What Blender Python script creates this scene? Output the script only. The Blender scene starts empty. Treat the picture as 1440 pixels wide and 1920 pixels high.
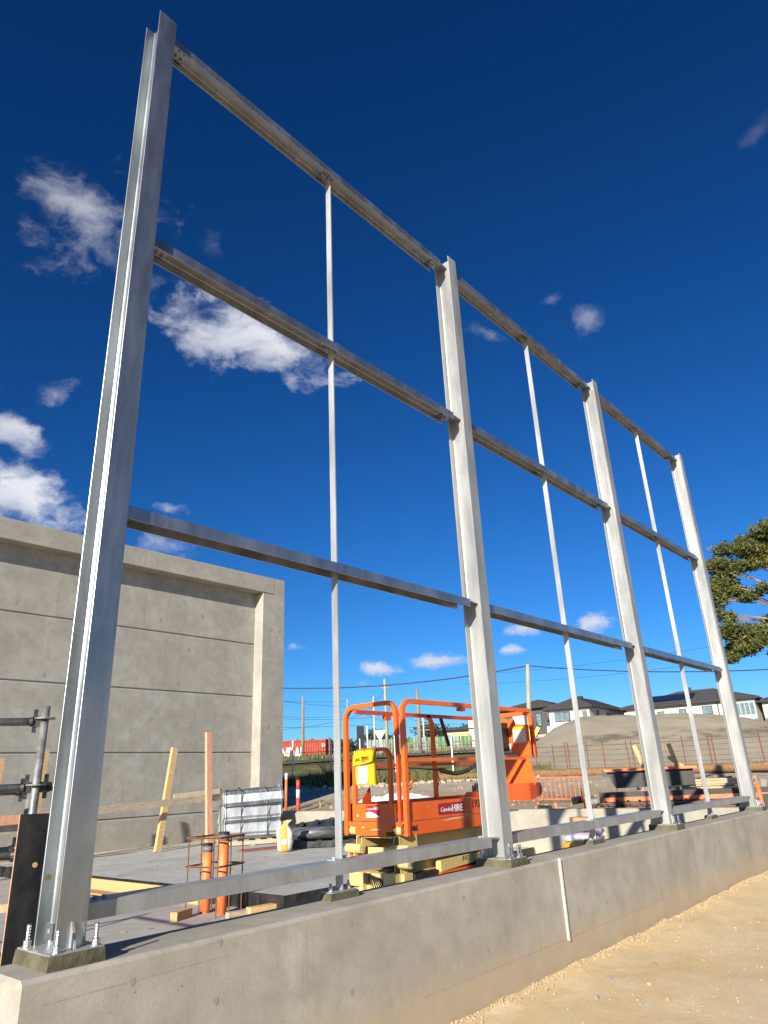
import bpy, bmesh, math, random
from math import radians, sin, cos, pi, hypot, tan
from mathutils import Vector, Matrix, noise as mnoise

# ------------------------------------------------------------------ camera, sky, sun, exposure
scn = bpy.context.scene
COL = scn.collection
CAM = Vector((-1.680, -3.354, 0.625)); YAW, PIT, ROL = 0.8625, 0.3708, -0.0448
cf = Vector((sin(YAW)*cos(PIT), cos(YAW)*cos(PIT), sin(PIT))); cr = Vector((cos(YAW), -sin(YAW), 0)); cu = cr.cross(cf)
cr2 = cos(ROL)*cr + sin(ROL)*cu; cu2 = -sin(ROL)*cr + cos(ROL)*cu
cam_d = bpy.data.cameras.new('camera'); cam = bpy.data.objects.new('camera', cam_d); COL.objects.link(cam)
cam.matrix_world = Matrix(((cr2.x, cu2.x, -cf.x, CAM.x), (cr2.y, cu2.y, -cf.y, CAM.y), (cr2.z, cu2.z, -cf.z, CAM.z), (0, 0, 0, 1)))
cam_d.sensor_fit = 'VERTICAL'; cam_d.sensor_height = 24; cam_d.lens = 24*1289.295/1920
cam_d.clip_start = 0.05; cam_d.clip_end = 5000
scn.camera = cam

SUN_EL = radians(20.0)
SUN_DIR = Vector((-0.950*cos(SUN_EL), -0.313*cos(SUN_EL), sin(SUN_EL))).normalized()   # towards the sun
sd = bpy.data.lights.new('sun', 'SUN'); sd.energy = 5.0; sd.angle = radians(0.55); sd.color = (1.0, 0.925, 0.80)
sun = bpy.data.objects.new('sun', sd); COL.objects.link(sun)
sun.rotation_euler = SUN_DIR.to_track_quat('Z', 'Y').to_euler(); sun.location = (-20, -8, 20)

scn.view_settings.view_transform = 'Standard'; scn.view_settings.look = 'None'
scn.view_settings.gamma = 1.0; scn.view_settings.exposure = 0.72
scn.view_settings.use_curve_mapping = False
scn.render.resolution_x = 768; scn.render.resolution_y = 1024
scn.render.engine = 'CYCLES'

W = bpy.data.worlds.new('World'); scn.world = W; W.use_nodes = True
nt = W.node_tree; nt.nodes.clear()
def N(t, kind, **kw):
    n = t.nodes.new(kind)
    for k, v in kw.items():
        if k == 'i':
            for a, b in v.items(): n.inputs[a].default_value = b
        else: setattr(n, k, v)
    return n
def math_(t, op, a, b=None, c=None, clamp=False):
    n = t.nodes.new('ShaderNodeMath'); n.operation = op; n.use_clamp = clamp
    for i, s in enumerate((a, b, c)):
        if s is None: continue
        if isinstance(s, (int, float)): n.inputs[i].default_value = s
        else: t.links.new(s, n.inputs[i])
    return n.outputs[0]
def vdot(t, v, vec):
    n = t.nodes.new('ShaderNodeVectorMath'); n.operation = 'DOT_PRODUCT'; t.links.new(v, n.inputs[0]); n.inputs[1].default_value = vec
    return n.outputs['Value']
def mixc(t, f, a, b, mode='MIX'):
    n = t.nodes.new('ShaderNodeMix'); n.data_type = 'RGBA'; n.blend_type = mode
    for i, s in ((0, f), (6, a), (7, b)):
        if isinstance(s, (int, float)): n.inputs[i].default_value = s
        elif isinstance(s, (tuple, list)): n.inputs[i].default_value = (*s[:3], 1)
        else: t.links.new(s, n.inputs[i])
    return n.outputs[2]
def maprange(t, v, a, b, c=0.0, d=1.0, smooth=True):
    n = t.nodes.new('ShaderNodeMapRange'); n.interpolation_type = 'SMOOTHSTEP' if smooth else 'LINEAR'
    for i, s in enumerate((v, a, b, c, d)):
        if isinstance(s, (int, float)): n.inputs[i].default_value = s
        else: t.links.new(s, n.inputs[i])
    return n.outputs[0]
sky = N(nt, 'ShaderNodeTexSky', sky_type='NISHITA', sun_disc=False, sun_elevation=SUN_EL,
        sun_rotation=math.atan2(SUN_DIR.x, SUN_DIR.y), altitude=100, air_density=1.0, dust_density=0.25, ozone_density=3.0)
SKY = 0.085
sepc = N(nt, 'ShaderNodeSeparateColor'); nt.links.new(sky.outputs[0], sepc.inputs[0]); comb = N(nt, 'ShaderNodeCombineColor')
for k, (gain, gam) in enumerate(((.54, 1.84), (.73, 1.42), (1.08, 1.36))):     # deep polarised blue, graded per channel
    nt.links.new(math_(nt, 'MULTIPLY', math_(nt, 'POWER', math_(nt, 'MULTIPLY', sepc.outputs[k], SKY), gam), gain/SKY), comb.inputs[k])
tc = N(nt, 'ShaderNodeTexCoord'); DIR0 = tc.outputs['Generated']
wz = N(nt, 'ShaderNodeTexNoise', i={'Scale': 11.0, 'Detail': 5.0, 'Roughness': 0.6}); nt.links.new(DIR0, wz.inputs['Vector'])
wv = N(nt, 'ShaderNodeVectorMath', operation='MULTIPLY_ADD'); nt.links.new(wz.outputs['Color'], wv.inputs[0]); wv.inputs[1].default_value = (.07, .07, .04); wv.inputs[2].default_value = (-.035, -.035, -.02)
wa = N(nt, 'ShaderNodeVectorMath', operation='ADD'); nt.links.new(DIR0, wa.inputs[0]); nt.links.new(wv.outputs[0], wa.inputs[1]); DIRV = wa.outputs[0]
# clouds: (azimuth, elevation, half width, half height in degrees, tilt, density)
CLOUDS = [(21.2, 41.8, 5.0, 4.3, 35, .55), (35.9, 35.6, 9.6, 3.3, -16, .9), (20.6, 28.9, 1.9, 1.3, 20, .42), (18.2, 25.8, 4.0, 1.6, -14, .8),
          (18.2, 21.0, 7.6, 3.3, -12, .97), (30.9, 21.5, 1.6, .9, 0, .50), (30.8, 18.5, 1.9, 1.3, 0, .50), (53.3, 8.95, 2.9, 1.05, 0, .92),
          (48.9, 8.35, 2.7, .85, -9, .85), (66.3, 11.0, 2.1, 1.1, 0, .92), (60.7, 10.7, 2.1, .72, 2, .85), (59.5, 9.2, 1.5, .6, 0, .8),
          (69.6, 34.5, 1.8, 1.2, 20, .30), (60.4, 34.9, 2.0, .7, -30, .26), (66.3, 36.5, 1.1, .6, 0, .16), (41.6, 10.1, 1.3, .5, 0, .45),
          (47.3, 7.5, 1.6, .35, 0, .5), (33.2, 41.8, 1.6, 1.6, 40, .10), (16.8, 29.0, 1.4, .8, 0, .5), (87, 43, 1.6, .9, 0, .10),
          (27.5, 38.3, 3.0, 1.4, 10, .3), (4, 30, 8, 3, 8, .8), (112, 14, 8, 1.6, 3, .8)]
mp = N(nt, 'ShaderNodeMapping', i={'Scale': (1, 1, 1.7)}); nt.links.new(DIRV, mp.inputs[0])
nz = N(nt, 'ShaderNodeTexNoise', i={'Scale': 15.0, 'Detail': 9.0, 'Roughness': 0.58, 'Distortion': 0.35}); nt.links.new(mp.outputs[0], nz.inputs['Vector'])
nz2 = N(nt, 'ShaderNodeTexNoise', i={'Scale': 42.0, 'Detail': 6.0, 'Roughness': 0.6}); nt.links.new(mp.outputs[0], nz2.inputs['Vector'])
wob = math_(nt, 'ADD', math_(nt, 'MULTIPLY', math_(nt, 'SUBTRACT', nz.outputs[0], .5), 2.3), math_(nt, 'MULTIPLY', math_(nt, 'SUBTRACT', nz2.outputs[0], .5), .8))
dens = None; under = None
for az, el, hw, hh, tilt, d in CLOUDS:
    a, e, tl = radians(az), radians(el), radians(tilt)
    c = Vector((sin(a)*cos(e), cos(a)*cos(e), sin(e))); r = Vector((cos(a), -sin(a), 0)); u = r.cross(c)
    r1 = (cos(tl)*r + sin(tl)*u)/radians(hw); u1 = (-sin(tl)*r + cos(tl)*u)/radians(hh)
    X = vdot(nt, DIRV, r1); Y = vdot(nt, DIRV, u1); F = vdot(nt, DIRV, c)
    rr = math_(nt, 'SQRT', math_(nt, 'ADD', math_(nt, 'MULTIPLY', X, X), math_(nt, 'MULTIPLY', Y, Y)))
    f = math_(nt, 'ADD', math_(nt, 'SUBTRACT', 0.86, rr), math_(nt, 'MULTIPLY', wob, .80 if d > .6 else 1.15))
    f = math_(nt, 'MULTIPLY', maprange(nt, f, 0.0, 0.80 if d > .6 else 1.3), d)
    f = math_(nt, 'MULTIPLY', f, math_(nt, 'GREATER_THAN', F, 0.8))
    lo = math_(nt, 'MULTIPLY', f, maprange(nt, Y, 0.25, -0.8))
    dens = f if dens is None else math_(nt, 'MAXIMUM', dens, f)
    under = lo if under is None else math_(nt, 'MAXIMUM', under, lo)
ccol = mixc(nt, math_(nt, 'MULTIPLY', under, .85), (6.0, 6.1, 6.6), (2.7, 3.1, 4.2))  # greyer undersides: cloud shading put into the sky colour
ccol = mixc(nt, maprange(nt, nz.outputs[0], .40, .62, .45, .0), ccol, (3.4, 3.8, 4.9))
skyc = mixc(nt, dens, comb.outputs[0], ccol)
bg = N(nt, 'ShaderNodeBackground', i={'Strength': SKY}); nt.links.new(skyc, bg.inputs['Color'])
wo = N(nt, 'ShaderNodeOutputWorld'); nt.links.new(bg.outputs[0], wo.inputs['Surface'])

# ------------------------------------------------------------------ helpers
rnd = random.Random(7)
class MB:
    def __init__(s): s.v = []; s.f = []; s.m = []
    def add(s, vs, fs, mi=0):
        o = len(s.v); s.v += [tuple(p) for p in vs]
        for f in fs: s.f.append(tuple(i+o for i in f)); s.m.append(mi)
        return s
    def box(s, a, b, mi=0):
        x0, y0, z0 = a; x1, y1, z1 = b
        return s.add([(x0,y0,z0),(x1,y0,z0),(x1,y1,z0),(x0,y1,z0),(x0,y0,z1),(x1,y0,z1),(x1,y1,z1),(x0,y1,z1)],
                     [(0,3,2,1),(4,5,6,7),(0,1,5,4),(1,2,6,5),(2,3,7,6),(3,0,4,7)], mi)
    def obox(s, c, sz, rot=(0,0,0), mi=0):
        R = Matrix.Rotation(rot[2],3,'Z') @ Matrix.Rotation(rot[1],3,'Y') @ Matrix.Rotation(rot[0],3,'X')
        h = [q/2 for q in sz]; vs = []
        for z in (-1,1):
            for x, y in ((-1,-1),(1,-1),(1,1),(-1,1)): vs.append(Vector(c) + R @ Vector((x*h[0], y*h[1], z*h[2])))
        return s.add(vs, [(0,3,2,1),(4,5,6,7),(0,1,5,4),(1,2,6,5),(2,3,7,6),(3,0,4,7)], mi)
    def beam(s, p0, p1, w, h, up=(0,0,1), mi=0):
        p0 = Vector(p0); p1 = Vector(p1); d = (p1-p0).normalized(); u = Vector(up); r = d.cross(u)
        if r.length < 1e-4: r = d.cross(Vector((1,0,0)))
        r.normalize(); u = r.cross(d); vs = []
        for p in (p0, p1):
            for a, b in ((-1,-1),(1,-1),(1,1),(-1,1)): vs.append(p + r*a*w/2 + u*b*h/2)
        return s.add(vs, [(0,1,2,3),(7,6,5,4),(0,4,5,1),(1,5,6,2),(2,6,7,3),(3,7,4,0)], mi)
    def tube(s, pts, r, n=8, caps=True, mi=0, closed=False, up=None):
        pts = [Vector(p) for p in pts]; K = len(pts); rs = r if isinstance(r, (list, tuple)) else [r]*K
        o = len(s.v); prev = None
        for i, p in enumerate(pts):
            if closed: t = pts[(i+1) % K]-pts[i-1]
            else: t = pts[min(i+1,K-1)]-pts[max(i-1,0)]
            t.normalize()
            if prev is None: a = t.orthogonal().normalized() if up is None else (Vector(up)-t*Vector(up).dot(t)).normalized()
            else:
                a = prev - t*prev.dot(t); a = a.normalized() if a.length > 1e-5 else t.orthogonal().normalized()
            prev = a; b = t.cross(a)
            for k in range(n):
                an = 2*pi*(k+.5)/n; s.v.append(tuple(p + (a*cos(an)+b*sin(an))*rs[i]))
        for i in range(K if closed else K-1):
            j = (i+1) % K
            for k in range(n):
                k2 = (k+1) % n; s.f.append((o+i*n+k, o+i*n+k2, o+j*n+k2, o+j*n+k)); s.m.append(mi)
        if caps and not closed:
            s.f.append(tuple(o+k for k in reversed(range(n)))); s.m.append(mi)
            s.f.append(tuple(o+(K-1)*n+k for k in range(n))); s.m.append(mi)
        return s
    def cyl(s, p0, p1, r, n=10, mi=0, r2=None): return s.tube([p0, p1], [r, r if r2 is None else r2], n, True, mi)
    def prism(s, poly, o, ax, ay, ext, mi=0):
        o, ax, ay, ext = Vector(o), Vector(ax), Vector(ay), Vector(ext); n = len(poly)
        vs = [o+ax*p[0]+ay*p[1] for p in poly]; vs += [v+ext for v in vs]
        fs = [(i, (i+1) % n, n+(i+1) % n, n+i) for i in range(n)] + [tuple(reversed(range(n))), tuple(range(n, 2*n))]
        return s.add(vs, fs, mi)
    def ball(s, c, r, sub=1, jit=0, mi=0, sc=(1,1,1)):
        bm = bmesh.new(); bmesh.ops.create_icosphere(bm, subdivisions=sub, radius=1)
        vs = []
        for v in bm.verts:
            k = r*(1+jit*(rnd.random()-.5)); vs.append((c[0]+v.co.x*k*sc[0], c[1]+v.co.y*k*sc[1], c[2]+v.co.z*k*sc[2]))
        bm.verts.index_update(); fs = [tuple(v.index for v in f.verts) for f in bm.faces]; bm.free()
        return s.add(vs, fs, mi)
    def mesh(s, name, mats, smooth=False, fix=True):
        me = bpy.data.meshes.new(name); me.from_pydata(s.v, [], s.f)
        for m in (mats if isinstance(mats, (list, tuple)) else [mats]): me.materials.append(m)
        if any(s.m): me.polygons.foreach_set('material_index', s.m)
        if fix:
            bm = bmesh.new(); bm.from_mesh(me); bmesh.ops.recalc_face_normals(bm, faces=bm.faces); bm.to_mesh(me); bm.free()
        if smooth: me.polygons.foreach_set('use_smooth', [True]*len(me.polygons))
        me.update(); return me
    def build(s, name, mats, parent=None, smooth=False, loc=None, fix=True):
        o = bpy.data.objects.new(name, s.mesh(name, mats, smooth, fix)); COL.objects.link(o)
        if parent: o.parent = parent
        if loc: o.location = loc
        return o
def obj(name, me, parent=None, loc=(0,0,0), rot=(0,0,0)):
    o = bpy.data.objects.new(name, me); COL.objects.link(o); o.parent = parent; o.location = loc; o.rotation_euler = rot; return o
def tag(o, label, cat, group=None):
    o['label'] = label; o['category'] = cat
    if group: o['group'] = group
    return o
def thing(name, label, cat, loc=(0,0,0), rz=0, group=None):
    o = bpy.data.objects.new(name, None); COL.objects.link(o); o.location = loc; o.rotation_euler = (0,0,rz); o.empty_display_size = .2
    return tag(o, label, cat, group)
def struct(o, kind='structure'): o['kind'] = kind; return o
def copy_tree(o, parent=None):
    c = o.copy(); COL.objects.link(c); c.parent = parent
    for ch in list(o.children): copy_tree(ch, c)
    return c

# ------------------------------------------------------------------ materials
def newmat(name):
    m = bpy.data.materials.new(name); m.use_nodes = True; t = m.node_tree; t.nodes.clear()
    out = t.nodes.new('ShaderNodeOutputMaterial'); b = t.nodes.new('ShaderNodeBsdfPrincipled'); t.links.new(b.outputs[0], out.inputs[0])
    return m, t, b
def coords(t, kind='Object', scale=(1,1,1), loc=(0,0,0)):
    c = t.nodes.new('ShaderNodeTexCoord'); mpn = t.nodes.new('ShaderNodeMapping'); mpn.inputs['Scale'].default_value = scale; mpn.inputs['Location'].default_value = loc
    if kind == 'World':
        g = t.nodes.new('ShaderNodeNewGeometry'); t.links.new(g.outputs['Position'], mpn.inputs[0])
    else: t.links.new(c.outputs[kind], mpn.inputs[0])
    return mpn.outputs[0]
def noi(t, vec, scale, detail=4, rough=.55, dist=0):
    n = N(t, 'ShaderNodeTexNoise', i={'Scale': scale, 'Detail': detail, 'Roughness': rough, 'Distortion': dist}); t.links.new(vec, n.inputs['Vector']); return n.outputs[0]
def bump(t, b, h, strength, dist=.01):
    n = N(t, 'ShaderNodeBump', i={'Strength': strength, 'Distance': dist}); t.links.new(h, n.inputs['Height']); t.links.new(n.outputs[0], b.inputs['Normal'])
def setc(t, b, c, sock='Base Color'):
    if isinstance(c, (tuple, list)): b.inputs[sock].default_value = (*c[:3], 1)
    elif isinstance(c, (int, float)): b.inputs[sock].default_value = c
    else: t.links.new(c, b.inputs[sock])
def simple(name, c1, c2=None, rough=.6, metal=0., scale=6, bmp=0., bscale=60, stretch=(1,1,1), coat=0., rvar=.1, kind='Object', rand=.0):
    m, t, b = newmat(name); v = coords(t, kind, stretch)
    n = noi(t, v, scale, 5, .6)
    c2 = c2 or tuple(min(1, x*1.25) for x in c1)
    c = mixc(t, maprange(t, n, .32, .68), c1, c2)
    if rand:
        oi = t.nodes.new('ShaderNodeObjectInfo'); h = N(t, 'ShaderNodeHueSaturation'); t.links.new(c, h.inputs['Color'])
        t.links.new(maprange(t, oi.outputs['Random'], 0, 1, 1-rand, 1+rand, False), h.inputs['Value']); c = h.outputs[0]
    setc(t, b, c); b.inputs['Metallic'].default_value = metal
    t.links.new(maprange(t, n, .3, .7, rough-rvar, min(1, rough+rvar)), b.inputs['Roughness'])
    if coat: b.inputs['Coat Weight'].default_value = coat; b.inputs['Coat Roughness'].default_value = .15
    if bmp: bump(t, b, noi(t, v, bscale, 3), bmp)
    return m
def galv(name, tone=1.0, metal=.72, tint=(1,1,1), rough=.42, patch=.4):
    m, t, b = newmat(name); v = coords(t, 'World'); vs = coords(t, 'World', (1, 1, .22))
    big = noi(t, vs, 5, 5, .6); fine = noi(t, v, 90, 3, .6); st = noi(t, coords(t, 'World', (14, 14, .6)), 3, 4)
    vo = N(t, 'ShaderNodeTexVoronoi', i={'Scale': 120.0}); t.links.new(v, vo.inputs['Vector'])
    c = mixc(t, maprange(t, big, .3, .7), tuple(.50*tone*x for x in tint), tuple(.70*tone*x for x in tint))
    c = mixc(t, maprange(t, st, .52, .72, 0, .3), c, tuple(.80*tone*x for x in tint))
    c = mixc(t, maprange(t, fine, .35, .7, 0, .14), c, (.36*tone, .37*tone, .38*tone))
    c = mixc(t, .06, c, vo.outputs['Color'], 'OVERLAY')
    white = noi(t, coords(t, 'World', (1, 1, .5), (3, 8, 1)), 2.6, 6, .7)
    c = mixc(t, maprange(t, white, .58, .78, 0, patch), c, (.74, .74, .70))
    setc(t, b, c); b.inputs['Metallic'].default_value = metal
    t.links.new(maprange(t, big, .25, .75, rough-.07, rough+.12), b.inputs['Roughness']); bump(t, b, fine, .12, .002)
    return m
def concrete(name, c1, c2, stain=(.17,.14,.10), stain_amt=.5, dust=None, streak=.5, world=True, bmp=.25, pit=.6):
    m, t, b = newmat(name); K = 'World' if world else 'Object'
    v = coords(t, K); a = noi(t, v, 1.3, 7, .62, .4); mid = noi(t, v, 6, 5, .65); fine = noi(t, v, 55, 4, .65)
    c = mixc(t, maprange(t, a, .3, .7), c1, c2)
    c = mixc(t, maprange(t, mid, .35, .75, 0, .45), c, tuple(x*.72 for x in c1))
    sv = noi(t, coords(t, K, (4.5, 4.5, .35)), 2.2, 6, .65)
    c = mixc(t, maprange(t, sv, .56, .78, 0, streak), c, tuple(x*.62 for x in c1))
    bl = noi(t, coords(t, K, (1.2, 1.2, .8), (5, 2, 9)), 2.1, 6, .7)
    c = mixc(t, maprange(t, bl, .60, .80, 0, stain_amt), c, stain)
    pale = noi(t, coords(t, K, (1, 1, 1), (11, 3, 2)), 1.7, 6, .7)
    c = mixc(t, maprange(t, pale, .56, .76, 0, .4), c, tuple(min(1, x*1.35) for x in c2))
    vo = N(t, 'ShaderNodeTexVoronoi', i={'Scale': 9.0, 'Randomness': 1.0}); t.links.new(v, vo.inputs['Vector'])
    c = mixc(t, math_(t, 'MULTIPLY', maprange(t, vo.outputs['Distance'], .075, .03), pit), c, tuple(x*.4 for x in c1))
    c = mixc(t, maprange(t, fine, .3, .7, 0, .18), c, tuple(x*.6 for x in c1))
    if dust:
        g = t.nodes.new('ShaderNodeNewGeometry'); sx = t.nodes.new('ShaderNodeSeparateXYZ'); t.links.new(g.outputs['Position'], sx.inputs[0])
        h = math_(t, 'ADD', sx.outputs[2], math_(t, 'MULTIPLY', math_(t, 'SUBTRACT', noi(t, v, 4, 6, .7), .5), .35))
        c = mixc(t, maprange(t, h, dust[1], dust[0], 0, dust[2]), c, dust[3])
    setc(t, b, c); b.inputs['Roughness'].default_value = .85; b.inputs['Specular IOR Level'].default_value = .3
    bump(t, b, math_(t, 'ADD', fine, math_(t, 'MULTIPLY', mid, .6)), bmp, .004)
    return m
MT = {}
MT['galv'] = galv('galvanised_steel', .62, .42, (1, 1.01, .98), .43); MT['galv_dull'] = galv('galvanised_steel_dull', .66, .87, (.96, 1, 1.05), .35, .12)
MT['galv_bright'] = galv('galvanised_steel_bright', .74, .42, (.98, 1, 1), .42); MT['galv_new'] = galv('galvanised_steel_new', .66, .88, (.93, 1, 1.03), .34)
MT['plinth'] = concrete('plinth_concrete', (.355, .325, .27), (.46, .43, .365), (.18, .135, .085), .6, (-.80, -.42, .65, (.50, .38, .23)), .6)
MT['panel'] = concrete('panel_concrete', (.335, .315, .27), (.435, .415, .365), (.20, .17, .125), .6, None, .5, bmp=.12, pit=.2)
MT['slab'] = concrete('slab_concrete', (.425, .418, .385), (.545, .54, .50), (.33, .28, .22), .35, None, .0, bmp=.1, pit=.3)
MT['grout'] = simple('wet_grout', (.07, .063, .036), (.14, .127, .078), .7, 0, 9, .25, 70)
MT['black_ply'] = simple('film_faced_ply', (.012, .012, .013), (.045, .043, .04), .45, 0, 7, .1, 40, rvar=.15)
MT['pine'] = simple('pine_timber', (.50, .31, .13), (.62, .42, .2), .75, 0, 5, .15, 40, (1.5, 9, 9), rand=.15)
MT['pine_grey'] = simple('weathered_timber', (.34, .27, .19), (.50, .42, .31), .8, 0, 5, .15, 40, (1.5, 9, 9), rand=.15)
MT['pine_pink'] = simple('pink_marked_timber', (.64, .25, .14), (.70, .42, .27), .75, 0, 6, .1, 40, (9, 9, 1.2))
MT['dark'] = simple('black_rubber', (.012, .012, .012), (.03, .03, .03), .6)
MT['white'] = simple('white_paint', (.72, .72, .70), (.8, .8, .78), .5)
MT['rust'] = simple('rusty_steel', (.13, .055, .026), (.24, .105, .048), .85, .1, 30, .3, 90)

def terr_h(x, y):
    s = .8*x + .6*y
    P = [(-1e4, -.86), (3, -.86), (10.4, -.80), (12.8, -.42), (17, -.22), (20, .02), (24, .46), (30, .78), (56, 2.35), (80, 3.15), (100, 4.1), (160, 5.2), (400, 7.5), (4000, 12)]
    for i in range(len(P)-1):
        if P[i][0] <= s < P[i+1][0]:
            f = (s-P[i][0])/(P[i+1][0]-P[i][0]); return P[i][1]+(P[i+1][1]-P[i][1])*f
    return 12

# ------------------------------------------------------------------ setting: ground, slab, roads
def ground_mat():
    m, t, b = newmat('site_dirt'); v = coords(t, 'World')
    g = t.nodes.new('ShaderNodeNewGeometry'); sx = t.nodes.new('ShaderNodeSeparateXYZ'); t.links.new(g.outputs['Position'], sx.inputs[0])
    a = noi(t, v, .55, 7, .62, .3); mid = noi(t, v, 4, 6, .65); fine = noi(t, v, 38, 5, .7)
    sand = mixc(t, maprange(t, a, .3, .7), (.66, .48, .26), (.74, .57, .34))
    sand = mixc(t, maprange(t, mid, .4, .72, 0, .55), sand, (.78, .65, .45))
    sand = mixc(t, maprange(t, noi(t, coords(t, 'World', (1,1,1), (4,7,0)), 1.7, 7, .72), .50, .70, 0, .6), sand, (.52, .38, .22))
    sand = mixc(t, maprange(t, fine, .55, .75, 0, .35), sand, (.48, .35, .21))
    brown = mixc(t, maprange(t, mid, .3, .7), (.30, .215, .125), (.43, .33, .21))
    brown = mixc(t, maprange(t, fine, .5, .75, 0, .4), brown, (.19, .14, .085))
    s = math_(t, 'ADD', math_(t, 'MULTIPLY', sx.outputs[0], .8), math_(t, 'MULTIPLY', sx.outputs[1], .6))
    sw = math_(t, 'ADD', s, math_(t, 'MULTIPLY', math_(t, 'SUBTRACT', a, .5), 9))
    c = mixc(t, maprange(t, sw, 10, 14), sand, brown)
    grav = mixc(t, maprange(t, noi(t, v, 1.2, 6, .7), .35, .65), (.34, .29, .22), (.50, .44, .35))
    c = mixc(t, maprange(t, sw, 18, 23, 0, .8), c, grav)
    gn = noi(t, v, .12, 6, .65)
    grass = mixc(t, maprange(t, noi(t, v, .8, 6, .7), .35, .65), (.085, .10, .03), (.22, .19, .075))
    gm = math_(t, 'MULTIPLY', maprange(t, sw, 27, 29.5), maprange(t, math_(t, 'SUBTRACT', sx.outputs[1], math_(t, 'MULTIPLY', sx.outputs[0], .45)), -1, 2))
    c = mixc(t, gm, c, grass)
    c = mixc(t, maprange(t, s, 95, 130), c, (.10, .105, .045))
    setc(t, b, c); b.inputs['Roughness'].default_value = .95; b.inputs['Specular IOR Level'].default_value = .15
    bump(t, b, math_(t, 'ADD', fine, math_(t, 'MULTIPLY', mid, .35)), .6, .010)
    return m
MT['dirt'] = ground_mat()
def lin(a, b, st):
    n = max(1, int(round((b-a)/st))); return [a+(b-a)*i/n for i in range(n)]
XS = lin(-120, -20, 25)+lin(-20, -3, 1.7)+lin(-3, 11.35, .14)+[11.35, 11.55]+lin(11.7, 20, .5)+lin(20, 60, 2)+lin(60, 140, 8)+lin(140, 3000, 260)+[3000]
YS = lin(-800, -60, 150)+lin(-60, -12, 8)+lin(-12, -3.4, .9)+lin(-3.4, -.03, .11)+[-.03, .1]+lin(.3, 14.2, .7)+[14.2, 14.6]+lin(15, 40, 1)+lin(40, 120, 8)+lin(120, 3000, 260)+[3000]
gv = []
for y in YS:
    for x in XS:
        z = terr_h(x, y)
        if -8 < x < 11.4 and -.0 < y < 14.4: z = -1.6
        else:
            n1 = mnoise.noise(Vector((x*.9, y*.9, 3.1))); n2 = mnoise.noise(Vector((x*4, y*4, 7.7)))
            z += n1*.012 + (n2*.006 if y < 0 else 0) + (0 if hypot(x, y) < 40 else mnoise.noise(Vector((x*.05, y*.05, 1)))*.25)
            if -.5 < y < 0: z += .022*max(0, 1-abs(y+.05)/.45)*(1+n2)
        gv.append((x, y, z))
nx = len(XS)
g_mb = MB(); g_mb.add(gv, [(j*nx+i, j*nx+i+1, (j+1)*nx+i+1, (j+1)*nx+i) for j in range(len(YS)-1) for i in range(nx-1)])
struct(g_mb.build('ground', MT['dirt'], smooth=True))

MT['pitfloor'] = concrete('pit_floor_concrete', (.42, .385, .34), (.52, .48, .43), (.32, .25, .17), .5, None, 0, bmp=.2, pit=.3)
struct(MB().box((-8, .2, -1.0), (11.34, 14.05, -.90)).build('pit_floor', MT['pitfloor']))
SX0, SY0, SZ = 4.95, 4.30, -.72
struct(MB().box((SX0, SY0, -.895), (11.31, 14.02, SZ)).build('concrete_slab', MT['slab']))
# ribbon of loose mortar and dust along the foot of the far kerb
MT['mortar'] = simple('mortar_dust', (.46, .38, .27), (.58, .50, .38), .95, 0, 8, .3, 40)
mb = MB(); pts = [(SX0+.05+i*.3, 13.42+.07*mnoise.noise(Vector((i*.7, 0, 0)))) for i in range(21)]
for (x, y), (x2, y2) in zip(pts, pts[1:]): mb.add([(x, y, SZ+.004), (x2, y2, SZ+.004), (x2, 13.99, SZ+.012), (x, 13.99, SZ+.012)], [(0,1,2,3)])
struct(mb.build('mortar_residue', MT['mortar']), 'stuff')

def strip(name, line, w, mat, lift=.03, n=30):
    mb = MB(); P = []
    for i in range(n+1):
        t = i/n*(len(line)-1); k = min(int(t), len(line)-2); f = t-k
        P.append(Vector((line[k][0]*(1-f)+line[k+1][0]*f, line[k][1]*(1-f)+line[k+1][1]*f, 0)))
    vs = []
    for i, p in enumerate(P):
        d = (P[min(i+1, n)]-P[max(i-1, 0)]).normalized(); r = Vector((-d.y, d.x, 0))
        for k in range(5):
            q = p + r*(k/4-.5)*w; vs.append((q.x, q.y, terr_h(q.x, q.y)+lift+.25))
    mb.add(vs, [(i*5+k, i*5+k+1, (i+1)*5+k+1, (i+1)*5+k) for i in range(n) for k in range(4)])
    return struct(mb.build(name, mat, smooth=True))
MT['asphalt'] = simple('road_asphalt', (.075, .075, .078), (.11, .108, .105), .9, 0, 2, .2, 30, kind='World')
strip('access_road', [(-10, 70), (14, 48), (31, 36), (44, 28.5), (62, 20)], 3.6, MT['asphalt'])
strip('road', [(20, 92), (54, 62), (66, 48), (78, 33), (95, 15)], 9, MT['asphalt'], .05)

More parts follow.
